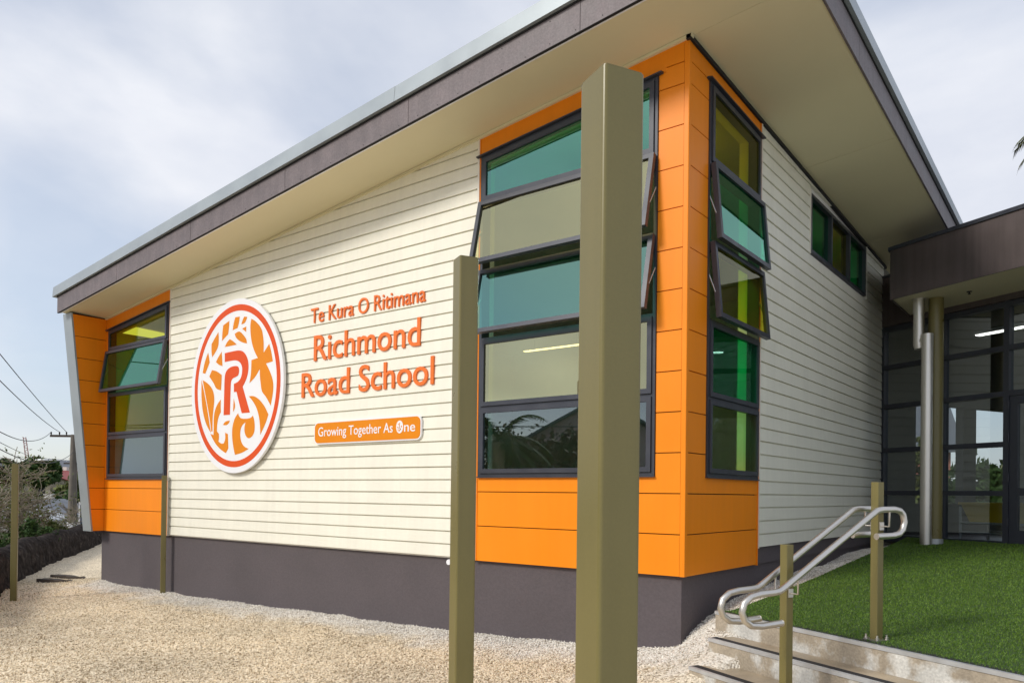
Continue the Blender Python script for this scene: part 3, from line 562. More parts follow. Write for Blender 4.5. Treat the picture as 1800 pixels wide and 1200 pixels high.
for s_ in EMB['letter']:
    p = smooth_poly(s_); mb = MB(); mb.prism([(x, -.0930, z) for x, z in p], [(x, -.0895, z) for x, z in p]); tag(mb.build('letter_stroke', M_RED, ES), 'red orange stroke of the letter R')

def text_mesh(txt, off, ext, bev=0.):
    cu = bpy.data.curves.new('t', 'FONT'); cu.body = txt; cu.size = 1.; cu.offset = off; cu.extrude = ext; cu.resolution_u = 4; cu.bevel_depth = bev; cu.bevel_resolution = 1; cu.fill_mode = 'BOTH'
    o = bpy.data.objects.new('t', cu); COL.objects.link(o); dg = bpy.context.evaluated_depsgraph_get(); dg.update()
    me = bpy.data.meshes.new_from_object(o.evaluated_get(dg)); COL.objects.unlink(o); bpy.data.objects.remove(o)
    return me
def lettering(txt, x0, x1, zb, cap, y, depth, M, parent, off=.018, name='letter'):
    full = text_mesh(txt, off, .01); vv = np.array([v.co[:] for v in full.vertices]); fx0, fx1 = vv[:, 0].min(), vv[:, 0].max()
    kx = (x1 - x0) / (fx1 - fx0)
    caps = text_mesh('R', off, .01); ch = np.array([v.co[:] for v in caps.vertices])[:, 1]; kz = cap / (ch.max() - ch.min()); zlow = ch.min()
    for i, c in enumerate(txt):
        if c == ' ': continue
        pre = np.array([v.co[:] for v in text_mesh(txt[:i + 1], off, .01).vertices])[:, 0].max()
        me = text_mesh(c, off, .5); v = np.array([q.co[:] for q in me.vertices]); v[:, 0] += pre - v[:, 0].max()
        w = np.stack([x0 + (v[:, 0] - fx0) * kx, y - (v[:, 2] + .5) * depth, zb + (v[:, 1] - zlow) * kz], -1) - root_loc(parent)
        me.vertices.foreach_set('co', w.astype(np.float32).ravel()); me.materials.clear(); me.materials.append(M); me.update()
        o = bpy.data.objects.new(name, me); COL.objects.link(o); o.parent = parent
t1 = thing('wall_lettering', (-4.1, -.03, 2.85), 'smallest line of raised orange letters reading Te Kura O Ritimana', 'lettering', 'raised letters on the sign wall')
lettering('Te Kura O Ritimana', -5.145, -3.125, 2.845, .185, -.024, .018, M_LETTER, t1, off=.0)
t2 = thing('wall_lettering', (-4.1, -.03, 2.36), 'middle line of large raised orange letters reading Richmond', 'lettering', 'raised letters on the sign wall')
lettering('Richmond', -5.075, -3.200, 2.36, .318, -.024, .019, M_LETTER, t2, off=.005)
t3 = thing('wall_lettering', (-4.1, -.03, 1.91), 'lowest line of large raised orange letters reading Road School', 'lettering', 'raised letters on the sign wall')
lettering('Road School', -5.315, -2.985, 1.91, .312, -.024, .019, M_LETTER, t3, off=.005)
PQ = thing('slogan_plaque', (-4.08, -.03, 1.31), 'long orange plaque with white letters reading Growing Together As One', 'sign')
def rrect(x0, x1, z0, z1, r, n=7):
    o = []
    for cx, cz, a0 in ((x1 - r, z0 + r, -90), (x1 - r, z1 - r, 0), (x0 + r, z1 - r, 90), (x0 + r, z0 + r, 180)):
        for i in range(n + 1): a = R(a0 + 90 * i / n); o.append((cx + r * math.cos(a), cz + r * math.sin(a)))
    return o
p = rrect(-5.03, -3.152, 1.300, 1.578, .075); mb = MB(); mb.prism([(x, -.052, z) for x, z in p], [(x, -.028, z) for x, z in p]); mb.build('white_border', M_WHITE, PQ)
p = rrect(-5.016, -3.166, 1.314, 1.564, .064); mb = MB(); mb.prism([(x, -.0555, z) for x, z in p], [(x, -.0515, z) for x, z in p]); mb.build('orange_face', M_AMBER, PQ)
lettering('Growing Together As', -4.945, -3.605, 1.398, .112, -.0550, .003, M_WHITE, PQ, off=.004)
lettering('ne', -3.418, -3.243, 1.398, .112, -.0550, .003, M_WHITE, PQ, off=.004)
p = ell(-3.492, 1.456, .056, .073, 32); mb = MB(); mb.prism([(x, -.0575, z) for x, z in p], [(x, -.0550, z) for x, z in p]); mb.build('round_letter', M_WHITE, PQ)
mb = MB(); rs = random.Random(3)
for k in range(15):
    a, q = rs.uniform(0, 6.28), math.sqrt(rs.random()) * .045; p = ell(-3.492 + q * .85 * math.cos(a), 1.458 + q * 1.15 * math.sin(a), .0065, .010, 7); mb.prism([(x, -.0585, z) for x, z in p], [(x, -.0570, z) for x, z in p])
mb.build('leaf_marks', M_AMBER, PQ)

# small white vent cap on the plinth beside the tall post
mb = MB(); mb.tube([(-2.76, .03, -.045), (-2.76, -.01, -.045)], [.034, .03], 14); tag(mb.build('vent_cap', M_WHITE), 'small round white cap on the dark base near the second post', 'vent cap')

# ------------------------------------------------------------------ steel posts
def post_loop(c, a, rad, z):
    """c = near corner (towards the camera); the post runs -UA and +UB from it"""
    o = []
    for s_, t_, a0 in ((0, 0, 0), (0, 1, 1), (1, 1, 2), (1, 0, 3)):
        ctr = c - UA * (rad if not s_ else a - rad) + UB * (rad if not t_ else a - rad)
        for i in range(5):
            ang = R({0: -90, 1: 0, 2: 90, 3: 180}[a0] + 90 * i / 4)
            o.append(ctr + UA * rad * math.cos(ang) + UB * rad * math.sin(ang) + UZ * z)
    return o
def steel_post(c, a, z0, z1, label, tilt=0., rad=None):
    c = np.array([c[0], c[1], 0.]); rad = rad or a * .085
    t = thing('steel_post', (c[0] - UA[0] * a / 2 + UB[0] * a / 2, c[1] - UA[1] * a / 2 + UB[1] * a / 2, z0), label, 'post', 'olive steel posts in the gravel')
    mb = MB(); lo, hi = post_loop(c, a, rad, z0 - .25), post_loop(c, a, rad, z1); n = len(lo)
    mb.poly(lo + hi, [(i, (i + 1) % n, n + (i + 1) % n, n + i) for i in range(n)], False); mb.build('shaft', M_POST, t)
    cc = c - UA * .002 + UB * .002; mb = MB(); mb.prism([p + UZ * .004 for p in post_loop(cc, a - .004, rad, z1)][::-1], [p for p in post_loop(cc, a - .004, rad, z1 - .002)][::-1]); mb.build('cap_plate', M_POST, t)
    return t
steel_post((2.150, -4.9465), .1, float(gz(2.15, -4.95)), 1.594, 'tall olive steel post nearest the camera, cutting across the corner window')
steel_post((.4323, -3.4578), .1, float(gz(.43, -3.45)), 1.873, 'olive steel post in front of the left edge of the corner window')
steel_post((-8.56, -.15), .075, float(gz(-8.56, -.15)), .925, 'thin olive steel post standing close to the wall by the far window')
steel_post((-9.86, -1.74), .085, float(gz(-9.9, -1.7)), 1.06, 'leftmost olive steel post in front of the dark stone wall')

# ------------------------------------------------------------------ steps, lawn, handrail
def AB(a, b, z): return UA * a + UB * b + UZ * z
ST = thing('concrete_steps', tuple(AB(2, -.5, -.9)), 'stained concrete steps with metal nosings going up to the lawn', 'steps')
steps = [(-.19, -.200, .66), (-.44, -.355, .885), (-.745, -.508, 1.05), (-1.06, -.66, 1.2)]
for k, (b, z, a0) in enumerate(steps):
    bb = steps[k - 1][0] + .03 if k else .12
    mb = MB(); mb.box(AB(a0, b, -1.2), UA * (5.2 - a0), UB * (bb - b), UZ * (z + 1.2 - .004)); mb.build('step', M_CONC, ST)
    if k: mb = MB(); mb.box(AB(a0 + .004, b + .002, z - .0035), UA * (5.19 - a0), UB * (bb - b - .034), UZ * .0035); mb.build('tread', M_TREAD, ST)
    if k < 3:
        mb = MB(); mb.box(AB(a0 - .003, b - .006, z - .020), UA * (5.2 - a0), UB * .0055, UZ * .026); mb.box(AB(a0 - .003, b - .0005, z + .0015), UA * (5.2 - a0), UB * .018, UZ * .0045); nz_ = mb.build('nosing', M_ALU, ST)
        mb = MB(); mb.box(AB(a0 - .002, b + .0185, z + .0005), UA * (5.19 - a0), UB * .062, UZ * .0055); mb.build('grip_insert', M_BLACK, nz_)
# lawn
def lz(x, y): return -.2 + .047 * (x * UB[0] + y * UB[1] + .218)
edge = [(.60, -.36), (.605, .13), (.61, .79), (.597, 1.91), (.546, 3.42), (.522, 4.33), (.50, 5.6), (.45, 6.95)]
lp = edge + [tuple((np.array([0, 7.2, 0]) + UA * 6.75)[:2]) if False else tuple((np.array([0, 7.2, 0]) + UA * 6.9)[:2]), tuple(AB(3.6, -.165, 0)[:2]), tuple(AB(.69, -.165, 0)[:2])]
M_TURF = mat('turf backing', (.035, .07, .012), .95, var=.3, vscale=40)
mb = MB(); mb.prism([(x, y, lz(x, y)) for x, y in lp][::-1], [(x, y, lz(x, y) - .09) for x, y in lp][::-1]); tag(mb.build('lawn', M_TURF), kind='structure')
def grass_mat():
    M = mat('artificial grass', (.050, .115, .008), .55, var=.10, vscale=2., col2=(.15, .24, .03), c2scale=60, c2pos=(.42, .62), spec=.3, fine=.3, bscale=150); return M
def inside(px, py, poly):
    c = np.zeros(len(px), bool); j = len(poly) - 1
    for i in range(len(poly)):
        xi_, yi_ = poly[i]; xj, yj = poly[j]; c ^= ((yi_ > py) != (yj > py)) & (px < (xj - xi_) * (py - yi_) / (yj - yi_ + 1e-12) + xi_); j = i
    return c
n = 620000; a_ = RNG.uniform(-3.6, 5.2, n); b_ = RNG.uniform(-.165, 6.9, n); x, y = a_ * UA[0] + b_ * UB[0], a_ * UA[1] + b_ * UB[1]
dst = np.hypot(x - CP.x, y - CP.y); k_ = inside(x, y, lp) & (RNG.random(n) < np.clip((6.2 / dst) ** 1.6, 0, 1)) & (x < 4.2); x, y, dst = x[k_], y[k_], dst[k_]; n = len(x)
h = RNG.uniform(.008, .017, n); th = RNG.uniform(0, 6.28, n); w = .0028 * np.clip(dst / 5.5, 1, 2.2); lean = RNG.uniform(.1, .95, n) * h; la = RNG.uniform(0, 6.28, n); z = lz(x, y) - .002
V = np.empty((n, 3, 3)); V[:, 0] = np.stack([x - np.cos(th) * w, y - np.sin(th) * w, z], -1); V[:, 1] = np.stack([x + np.cos(th) * w, y + np.sin(th) * w, z], -1); V[:, 2] = np.stack([x + np.cos(la) * lean, y + np.sin(la) * lean, z + h], -1)
tag(raw('grass', V.reshape(-1, 3), np.arange(3 * n).reshape(-1, 3), grass_mat()), 'short dense green artificial grass above the steps', 'grass', kind='stuff')

HRL = thing('handrail', (1.6, -1.3, -.5), 'pair of bent stainless handrails on two olive posts beside the steps', 'handrail')
rear = np.array([1.79, -.98, 0]); front = np.array([1.444, -1.653, 0]); B0 = float(rear @ UB); A0 = float(rear @ UA)
for p, z0, z1, lbl in ((rear, lz(*rear[:2]), .807, 'rear olive post bolted down on the lawn edge'), (front, -.66, .424, 'front olive post on the lower step')):
    a = .056; c = p + UA * a / 2 - UB * a / 2
    lo, hi = post_loop(c, a, .006, z0 - .01), post_loop(c, a, .006, z1); nn_ = len(lo)
    mb = MB(); mb.poly(lo + hi, [(i, (i + 1) % nn_, nn_ + (i + 1) % nn_, nn_ + i) for i in range(nn_)]); mb.poly(hi, [tuple(range(nn_))]); tag(mb.build('post', M_POST, HRL), lbl)
    mb = MB(); mb.box(p - UA * .055 - UB * .055 + UZ * (z0 - .012), UA * .11, UB * .11, UZ * .018)
    for sx, sy in ((-1, -1), (1, -1), (1, 1), (-1, 1)):
        q = p + UA * .042 * sx + UB * .042 * sy; mb.tube([q + UZ * z0, q + UZ * (z0 + .035)], .007, 8); mb.tube([q + UZ * (z0 + .006), q + UZ * (z0 + .02)], .013, 6)
    mb.build('base_plate', M_STEEL, HRL)
prof = [(-.935, -.020), (-1.085, -.029), (-1.16, -.022), (-1.207, .008), (-1.228, .056), (-1.212, .105), (-1.165, .140), (-1.10, .152), (-.99, .158), (-.955, .163), (-.925, .177), (-.55, .400), (-.20, .607), (-.165, .627), (-.125, .634), (-.01, .636), (.038, .628), (.068, .603), (.081, .556), (.066, .508), (.032, .481), (-.02, .472), (-.165, .468)]
for o in (.09, -.09):
    pts = [UA * (A0 + o) + UB * b + UZ * z for b, z in prof]
    mb = MB(); mb.tube(pts, .0195, 14); rl = mb.build('rail', M_STEEL, HRL)
    mb = MB(); mb.tube([pts[0], pts[0] + (pts[0] - pts[1]) * .02], .0205, 14); mb.tube([pts[-1], pts[-1] + (pts[-1] - pts[-2]) * .02], .0205, 14); mb.build('end_cap', M_STEEL, rl)
    for p, dz, zr in ((rear, 0, .634), (front, 0, .245)):
        bb = float(p @ UB); s_ = 1 if o > 0 else -1; q = UA * (A0 + s_ * .028) + UB * bb; zz = zr - .085 - .02
        mb = MB(); mb.box(q - UB * .018 + UZ * (zz - .025), UA * s_ * .008, UB * .036, UZ * .05)
        mb.tube([q + UZ * zz, q + UA * s_ * .062 + UZ * zz, q + UA * s_ * .062 + UB * .0 + UZ * (zr - .015)], .006, 8); mb.build('bracket', M_STEEL, HRL)

# ------------------------------------------------------------------ entrance block
EB = thing('entrance_block', tuple(np.array([0, 7.2, .08]) + UA * 1.5), 'glazed entrance block with deep brown canopy joined to the side wall', 'building')
G0 = np.array([0, 7.2, 0.])
def GP(a, d, z): return G0 + UA * a - UB * d + UZ * z           # d = towards the camera
def gbox(mb, a0, a1, d0, d1, z0, z1): return mb.box(GP(a0, d0, z0), UA * (a1 - a0), -UB * (d1 - d0), UZ * (z1 - z0))
TZ = [.10, .79, 1.462, 2.152, 2.775, 3.375]; MU = [.02, 1.06, 2.01, 3.05, 4.1, 5.2]
fm = MB()
for a in MU: gbox(fm, a - .0, a + .075, -.05, .06, .06, 3.42)
for k, z in enumerate(TZ):
    for i in range(5):
        if i == 2 and k in (0, 1, 2): continue
        gbox(fm, MU[i] + .075, MU[i + 1], -.049, .057, z - .035 - (.03 if k == 0 else 0), z + .035)
GF = fm.build('glazing_frame', M_FRAME, EB)
for i in range(5):
    for k in range(5):
        if i == 2 and k < 3: continue
        mb = MB(); gbox(mb, MU[i] + .07, MU[i + 1] + .005, .0, .008, TZ[k] + .03, TZ[k + 1] - .03); mb.build('glass_pane', G_GREY, GF)
# door leaf
dm = MB(); d0, d1 = MU[2] + .08, MU[3] - .005
gbox(dm, d0, d0 + .11, -.02, .045, .085, 2.11); gbox(dm, d1 - .11, d1, -.02, .045, .085, 2.11)
for z0, z1 in ((.085, .29), (.76, .86), (2.0, 2.11)): gbox(dm, d0 + .11, d1 - .11, -.019, .044, z0, z1)
DR = dm.build('door', M_FRAME, EB)
for z0, z1 in ((.285, .765), (.855, 2.005)): mb = MB(); gbox(mb, d0 + .105, d1 - .105, .01, .018, z0, z1); mb.build('glass_pane', G_GREY, DR)
for z in (.35, .95, 1.5, 1.95): mb = MB(); mb.tube([GP(d0 - .004, .062, z), GP(d0 - .004, .062, z + .1)], .011, 8); mb.build('hinge', M_FRAME, DR)
mb = MB(); mb.tube([GP(d1 - .06, .05, .9), GP(d1 - .06, .09, .9), GP(d1 - .06, .09, 1.2), GP(d1 - .06, .05, 1.2)], .012, 8); mb.build('pull_handle', M_STEEL, DR)
# bulkhead above the glazing and canopy
mb = MB(); gbox(mb, .0, 5.4, -.12, .075, 3.42, 4.20); mb.build('bulkhead', M_BROWN, EB); mb = MB(); gbox(mb, -.01, 5.4, -.13, .09, 4.2, 4.235); mb.build('bulkhead_cap', M_FRAME, EB)
CA = np.array([.455, 5.595, 0.])
cb = CA + UA * 5.0
back = lambda p: p + np.array([0, 1, 0]) * ((G0 + UA * 0 - p) @ UB / UB[1] - .13)
cp = [CA, cb, cb + UB * 1.6, back(CA)]
M_CSOF = mat('canopy soffit', (.55, .50, .33), .55, var=.03)
def inset_poly(p, d):
    c = sum(p) / len(p); return [q + (c - q) / np.linalg.norm(c - q) * d for q in p]
mb = MB(); ip = inset_poly(cp, .03); mb.prism([q + UZ * 3.505 for q in ip][::-1], [q + UZ * 3.52 for q in ip][::-1]); mb.build('soffit', M_CSOF, EB)
mb = MB(); mb.box(CA + UZ * 3.492, UA * 5.0, UB * .02, UZ * .69); tag(mb.build('fascia', M_BROWN, EB), 'deep brown front fascia of the canopy')
mb = MB(); mb.box(CA + UB * .0205 + UZ * 3.492, np.array([.02, 0, 0]), back(CA) - CA, UZ * .69); mb.build('side_fascia', M_BROWN, EB)
mb = MB(); ip = [q + (0 if i in (2, 3) else 1) * (-UB * .02) - (UA * .02 if i in (0, 3) else 0) for i, q in enumerate(cp)]; mb.prism([q + UZ * 4.183 for q in ip][::-1], [q + UZ * (4.232) for q in ip][::-1]); mb.build('roof_cap', M_FRAME, EB)
sp = np.array([1.41, 5.75, 0]); mb = MB(); mb.tube([sp + UZ * 3.504, sp + UZ * 3.47], .008, 8); mb.tube([sp + UZ * 3.503, sp + UZ * 3.497], .035, 12); mb.tube([sp + UZ * 3.475, sp + UZ * 3.465], .018, 8); mb.build('sprinkler', M_BLACK, EB)
cc = np.array([.985, 5.92, 0]); mb = MB(); mb.tube([cc + UZ * .05, cc + UZ * 3.504], .098, 28); tag(mb.build('column', M_POST, EB), 'round olive column under the canopy')
mb = MB(); mb.tube([cc + UZ * .06, cc + UZ * .15], .112, 28); mb.build('column_base', M_GALV, EB)
d1_ = np.array([.785, 5.82, 0]); d2_ = np.array([.905, 5.765, 0])
DP = thing('downpipe', (.9, 5.77, .06), 'stainless steel downpipe with a stepped joint beside the round olive column', 'downpipe')
mb = MB(); mb.tube([d1_ + UZ * 3.500, d1_ + UZ * 3.495], .097, 20); mb.tube([d1_ + UZ * 3.495, d1_ + UZ * 3.30], .079, 20); mb.build('collar', M_STEEL, DP)
mb = MB(); mb.tube([d1_ + UZ * 3.30, d1_ + UZ * 2.86, d1_ * .93 + d2_ * .07 + UZ * 2.80], [.071, .071, .06], 20); mb.tube([d1_ + UZ * 2.88, d2_ + UZ * 2.96], .055, 14); mb.build('outlet', M_STEEL, DP)
mb = MB(); mb.tube([d2_ + UZ * .03, d2_ + UZ * 2.99], .076, 24); mb.build('pipe', M_STEEL, DP)
mb = MB(); mb.tube([d2_ + UB * .02 + UZ * 1.9, cc + UZ * 1.9], .006, 6); mb.tube([d2_ + UB * .02 + UZ * .8, cc + UZ * .8], .006, 6); mb.build('bracket', M_STEEL, DP)
# room behind the entrance glazing
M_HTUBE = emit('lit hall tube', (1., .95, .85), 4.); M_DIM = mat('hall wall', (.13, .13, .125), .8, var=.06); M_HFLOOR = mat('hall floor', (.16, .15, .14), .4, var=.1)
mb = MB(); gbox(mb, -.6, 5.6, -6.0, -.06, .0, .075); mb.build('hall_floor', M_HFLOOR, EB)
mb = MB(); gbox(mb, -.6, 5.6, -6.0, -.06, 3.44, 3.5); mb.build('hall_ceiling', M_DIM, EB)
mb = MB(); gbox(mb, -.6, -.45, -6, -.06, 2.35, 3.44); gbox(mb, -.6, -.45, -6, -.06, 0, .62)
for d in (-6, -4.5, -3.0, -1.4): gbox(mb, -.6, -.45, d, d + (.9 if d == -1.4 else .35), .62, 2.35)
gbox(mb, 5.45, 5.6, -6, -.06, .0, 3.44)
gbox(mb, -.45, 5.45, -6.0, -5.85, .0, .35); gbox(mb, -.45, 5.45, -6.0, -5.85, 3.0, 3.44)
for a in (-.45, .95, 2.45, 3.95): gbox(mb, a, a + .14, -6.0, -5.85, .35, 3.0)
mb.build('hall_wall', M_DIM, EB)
for a, b in ((-.31, .95), (1.09, 2.45), (2.59, 3.95), (4.09, 5.45)):
    mb = MB(); gbox(mb, a - .005, b + .005, -5.93, -5.92, .34, 3.01); mb.build('hall_window_pane', G_GREY, EB)
    mb = MB(); gbox(mb, a - .004, b + .004, -5.96, -5.88, 1.35, 1.42); gbox(mb, a - .004, b + .004, -5.96, -5.88, 2.2, 2.27); mb.build('hall_transom', M_FRAME, EB)
# water play trough behind the glass
TT = thing('water_trough', tuple(GP(1.9, -.6, .08)), 'yellow plastic trough on a grey tube frame behind the entrance glass', 'trough')
t0 = 1.2; mb = MB()
o4 = [GP(t0, -.25, .62), GP(t0 + 1.5, -.25, .62), GP(t0 + 1.5, -.85, .62), GP(t0, -.85, .62)]; i4 = [GP(t0 + .10, -.30, .36), GP(t0 + 1.40, -.30, .36), GP(t0 + 1.40, -.80, .36), GP(t0 + .10, -.80, .36)]
mb.prism(i4, o4); mb.build('tub', M_YELLOW, TT); mb = MB(); gbox(mb, t0 - .03, t0 + 1.53, -.88, -.22, .621, .66); mb.build('rim', M_YELLOW, TT)
for a in (t0, t0 + 1.5):
    for d in (-.23, -.87): mb = MB(); mb.tube([GP(a, d, .08), GP(a, d, .6)], .02, 8); mb.build('leg', M_GALV, TT)
mb = MB()
for z in (.22, .36):
    for d in (-.23, -.87): mb.tube([GP(t0, d, z), GP(t0 + 1.5, d, z)], .017, 8)
mb.build('frame_rail', M_GALV, TT)

for k, (a, d, lbl) in enumerate(((1.1, -1.6, 'lit strip light inside the entrance hall, nearer the side wall'), (3.0, -1.6, 'lit strip light inside the entrance hall, behind the door'))):
    q = GP(a, d, 3.36); lt = thing('ceiling_light', tuple(q), lbl, 'ceiling light', 'lit strip lights')
    mb = MB(); gbox(mb, a - .6, a + .6, d - .07, d + .07, 3.38, 3.435); mb.build('housing', M_WHITE, lt); mb = MB(); gbox(mb, a - .59, a + .59, d - .055, d + .055, 3.366, 3.378); mb.build('diffuser', M_HTUBE, lt)

# ------------------------------------------------------------------ left background
M_STONE = mat('dark scoria stone', (.030, .024, .021), 1., spec=.05, var=.5, vscale=9, bump=.8, bscale=14, fine=.4, col2=(.055, .045, .04), c2scale=5, c2pos=(.5, .65))
pth = np.array([(-7.6, -3.05), (-9.4, -2.18), (-10.4, -1.68), (-12.3, -.72), (-15.5, 1.05), (-20.7, 4.4), (-26, 7.4)], float)
seg = []; 
for i in range(len(pth) - 1):
    n_i = max(2, int(np.linalg.norm(pth[i + 1] - pth[i]) / .16)); seg += [pth[i] + (pth[i + 1] - pth[i]) * t / n_i for t in range(n_i)]
seg.append(pth[-1]); seg = np.array(seg); tn = np.gradient(seg, axis=0); tn /= np.linalg.norm(tn, axis=1)[:, None]; nr = np.stack([tn[:, 1], -tn[:, 0]], -1)
if nr[0, 0] > 0: nr = nr
prof_w = [(0., -.35), (.03, .05), (.05, .25), (.08, .45), (.13, .57), (.22, .635), (.32, .64), (.42, .60), (.47, .5), (.5, .2), (.5, -1.4)]
side = -1 if np.dot(nr[3], np.array([CP.x, CP.y]) - seg[3]) > 0 else 1
V = []
for i, p in enumerate(seg):
    for k, (d, z) in enumerate(prof_w):
        j = .045 * math.sin(i * 1.7 + k * 2.3) * math.sin(i * .53 + k) + RNG.normal(0, .012); q = p + side * nr[i] * (d + j)
        V.append((q[0], q[1], -.97 + z * (1 + .05 * math.sin(i * .31)) + RNG.normal(0, .006)))
K = len(prof_w); idx = np.arange(len(V)).reshape(len(seg), K); F = np.stack([idx[:-1, :-1], idx[1:, :-1], idx[1:, 1:], idx[:-1, 1:]], -1).reshape(-1, 4)
tag(raw('stone_wall', V, F, M_STONE, smooth=True), 'low dark rough stone wall running back past the far end of the building', 'wall')

# bark pieces on the gravel
for (x, y, a, l_, lbl) in ((-11.6, -.42, .15, .75, 'broken dark bark strip lying on the gravel, the nearer of two'), (-12.2, .05, -.1, .9, 'thin grey timber offcut lying flat on the gravel, the farther of two')):
    z = float(gz(x, y)) + .02; d = np.array([math.cos(a), math.sin(a) * .6 + .3, 0]); d /= np.linalg.norm(d); pp = np.array([-d[1], d[0], 0]); pts = []
    lo, hi = [], []
    for t in np.linspace(-.5, .5, 9):
        w_ = .05 * (1 - (2 * t) ** 4) + .012 * math.sin(t * 23) + .02
        c = np.array([x, y, z]) + d * t * l_; lo.append(c - pp * w_); hi.append(c + pp * w_)
    lp_ = lo + hi[::-1]; mb = MB(); mb.prism([q + UZ * (.03 + .012 * math.sin(i * 2.1)) for i, q in enumerate(lp_)], [q - UZ * .03 for q in lp_]); tag(mb.build('bark_piece', M_TIMBER), lbl, 'bark')

M_BARK = mat('mossy bark', (.34, .31, .22), .95, var=.3, vscale=8, col2=(.20, .24, .08), c2scale=3, c2pos=(.45, .6)); M_TWIG = mat('twigs', (.27, .23, .17), .95, var=.3, vscale=6)
def leaf_mat(name, c, c2): return mat(name, c, .7, var=.35, vscale=5, col2=c2, c2scale=9, c2pos=(.4, .6), spec=.25)
M_LEAFD = leaf_mat('dark leaves', (.03, .065, .016), (.06, .105, .025)); M_LEAFO = leaf_mat('olive leaves', (.09, .125, .032), (.15, .15, .05)); M_LEAFR = leaf_mat('bronze leaves', (.14, .06, .03), (.09, .075, .03))
def branch_tree(name, base, hgt, label, rs, leafm=None, spread=.75, depth=5, group=None, leaves=0, lsz=.05, lean=(0, 0, 0), trunk_r=.09):
    t = thing(name, base, label, 'tree', group); tm, wm = MB(), MB(); tips = []
    def grow(p, d, l_, r_, lev):
        pts = [p]; q = p
        for i in range(3):
            d = d + np.array([rs.gauss(0, .16), rs.gauss(0, .16), rs.gauss(.02, .10)]); d /= np.linalg.norm(d); q = q + d * l_ / 3; pts.append(q)
        (tm if lev < 3 else wm).tube(pts, [max(q, .010) for q in (r_, r_ * .88, r_ * .76, r_ * .62)], 6 if lev < 3 else 3, cap=False)
        if lev >= depth: tips.append(q); return
        if lev >= depth - 2: tips.append(pts[2])
        for i in range(rs.choice((3, 3, 4)) if lev else 5):
            nd = d + np.array([rs.gauss(0, spread), rs.gauss(0, spread), rs.gauss(.05, .4)]); nd /= np.linalg.norm(nd); grow(pts[rs.choice((2, 3, 3))], nd, l_ * rs.uniform(.62, .85), r_ * .58, lev + 1)
    d0 = np.array([0, 0, 1.]) + np.array(lean); grow(np.array(base, float), d0 / np.linalg.norm(d0), hgt * .33, trunk_r, 0)
    tm.build('trunk', M_BARK, t); wm.build('branches', M_TWIG, t)
    if leaves:
        tp = np.array(tips); c = tp[RNG.integers(0, len(tp), leaves)] + RNG.normal(0, hgt * .045, (leaves, 3)); a = RNG.normal(0, 1, (leaves, 3)); a /= np.linalg.norm(a, axis=1)[:, None]; b = np.cross(a, RNG.normal(0, 1, (leaves, 3))); b /= np.linalg.norm(b, axis=1)[:, None]
        s_ = RNG.uniform(.6, 1.3, (leaves, 1)) * lsz; V = np.stack([c - a * s_, c + b * s_ * .45, c + a * s_, c - b * s_ * .45], 1).reshape(-1, 3); raw('crown', V, np.arange(4 * leaves).reshape(-1, 4), leafm, t)
    return t
rs = random.Random(5)
branch_tree('bare_tree', (-20.6, 1.6, -3.3), 4.9, 'bare winter tree with tangled mossy branches behind the stone wall, left of the pole', rs, M_LEAFO, spread=.95, depth=6, leaves=4500, lsz=.05, lean=(.1, .05, 0), trunk_r=.11)
branch_tree('bare_tree', (-24.5, 3.0, -3.8), 5.0, 'second bare winter tree with grey twigs, just left of the power pole', rs, M_LEAFO, spread=.95, depth=6, leaves=2500, lsz=.05, trunk_r=.10)
branch_tree('bare_tree', (-19.3, -.2, -3.0), 4.8, 'bare tree at the left edge of the view behind the leftmost post', rs, M_LEAFO, spread=.95, depth=6, leaves=2500, lsz=.05, trunk_r=.1)
branch_tree('bare_tree', (-29.5, 6.3, -3.8), 5.0, 'bare tree partly hidden behind the power pole', rs, M_LEAFO, spread=.9, depth=6, leaves=2200, lsz=.06, trunk_r=.1)
def shrub(name, c, rad, label, leafm, n=5000, lsz=.05, group=None, cat='shrub', trunk=.04):
    t = thing(name, (c[0], c[1], c[2] - rad[2]), label, cat, group); c = np.array(c, float); mb = MB(); q0 = c - np.array([0, 0, rad[2] * 1.1])
    for i in range(7): mb.tube([q0, c + np.array([rs.gauss(0, .3) * rad[0], rs.gauss(0, .3) * rad[1], rs.uniform(-.2, .6) * rad[2]])], [trunk, trunk * .3], 5)
    mb.build('trunk', M_BARK, t)
    cl = RNG.normal(0, 1, (34, 3)); cl /= np.linalg.norm(cl, axis=1)[:, None]; cl *= RNG.uniform(.35, .85, (34, 1)); cs = RNG.uniform(.16, .34, 34); ch = RNG.integers(0, 34, n)
    d = RNG.normal(0, 1, (n, 3)); d /= np.linalg.norm(d, axis=1)[:, None]; p = c + (cl[ch] + d * cs[ch][:, None] * RNG.uniform(.5, 1, (n, 1))) * np.array(rad)
    a = RNG.normal(0, 1, (n, 3)); a /= np.linalg.norm(a, axis=1)[:, None]; b = np.cross(a, RNG.normal(0, 1, (n, 3))); b /= np.linalg.norm(b, axis=1)[:, None]; s_ = RNG.uniform(.6, 1.4, (n, 1)) * lsz
    raw('crown', np.stack([p - a * s_, p + b * s_ * .5, p + a * s_, p - b * s_ * .5], 1).reshape(-1, 3), np.arange(4 * n).reshape(-1, 4), leafm, t); return t
shrub('evergreen_shrub', (-17.2, 1.35, -.62), (.68, .68, .62), 'dark green shrub just behind the stone wall, right of the leftmost post', M_LEAFD, 6000, .035)
shrub('evergreen_shrub', (-16.4, .1, -.6), (.5, .5, .55), 'dark green shrub behind the wall at the left edge of the view', M_LEAFD, 5000, .035)
shrub('evergreen_shrub', (-21.5, 3.6, -.75), (.6, .6, .55), 'olive green shrub behind the wall near the foot of the pole', M_LEAFO, 4500, .04)
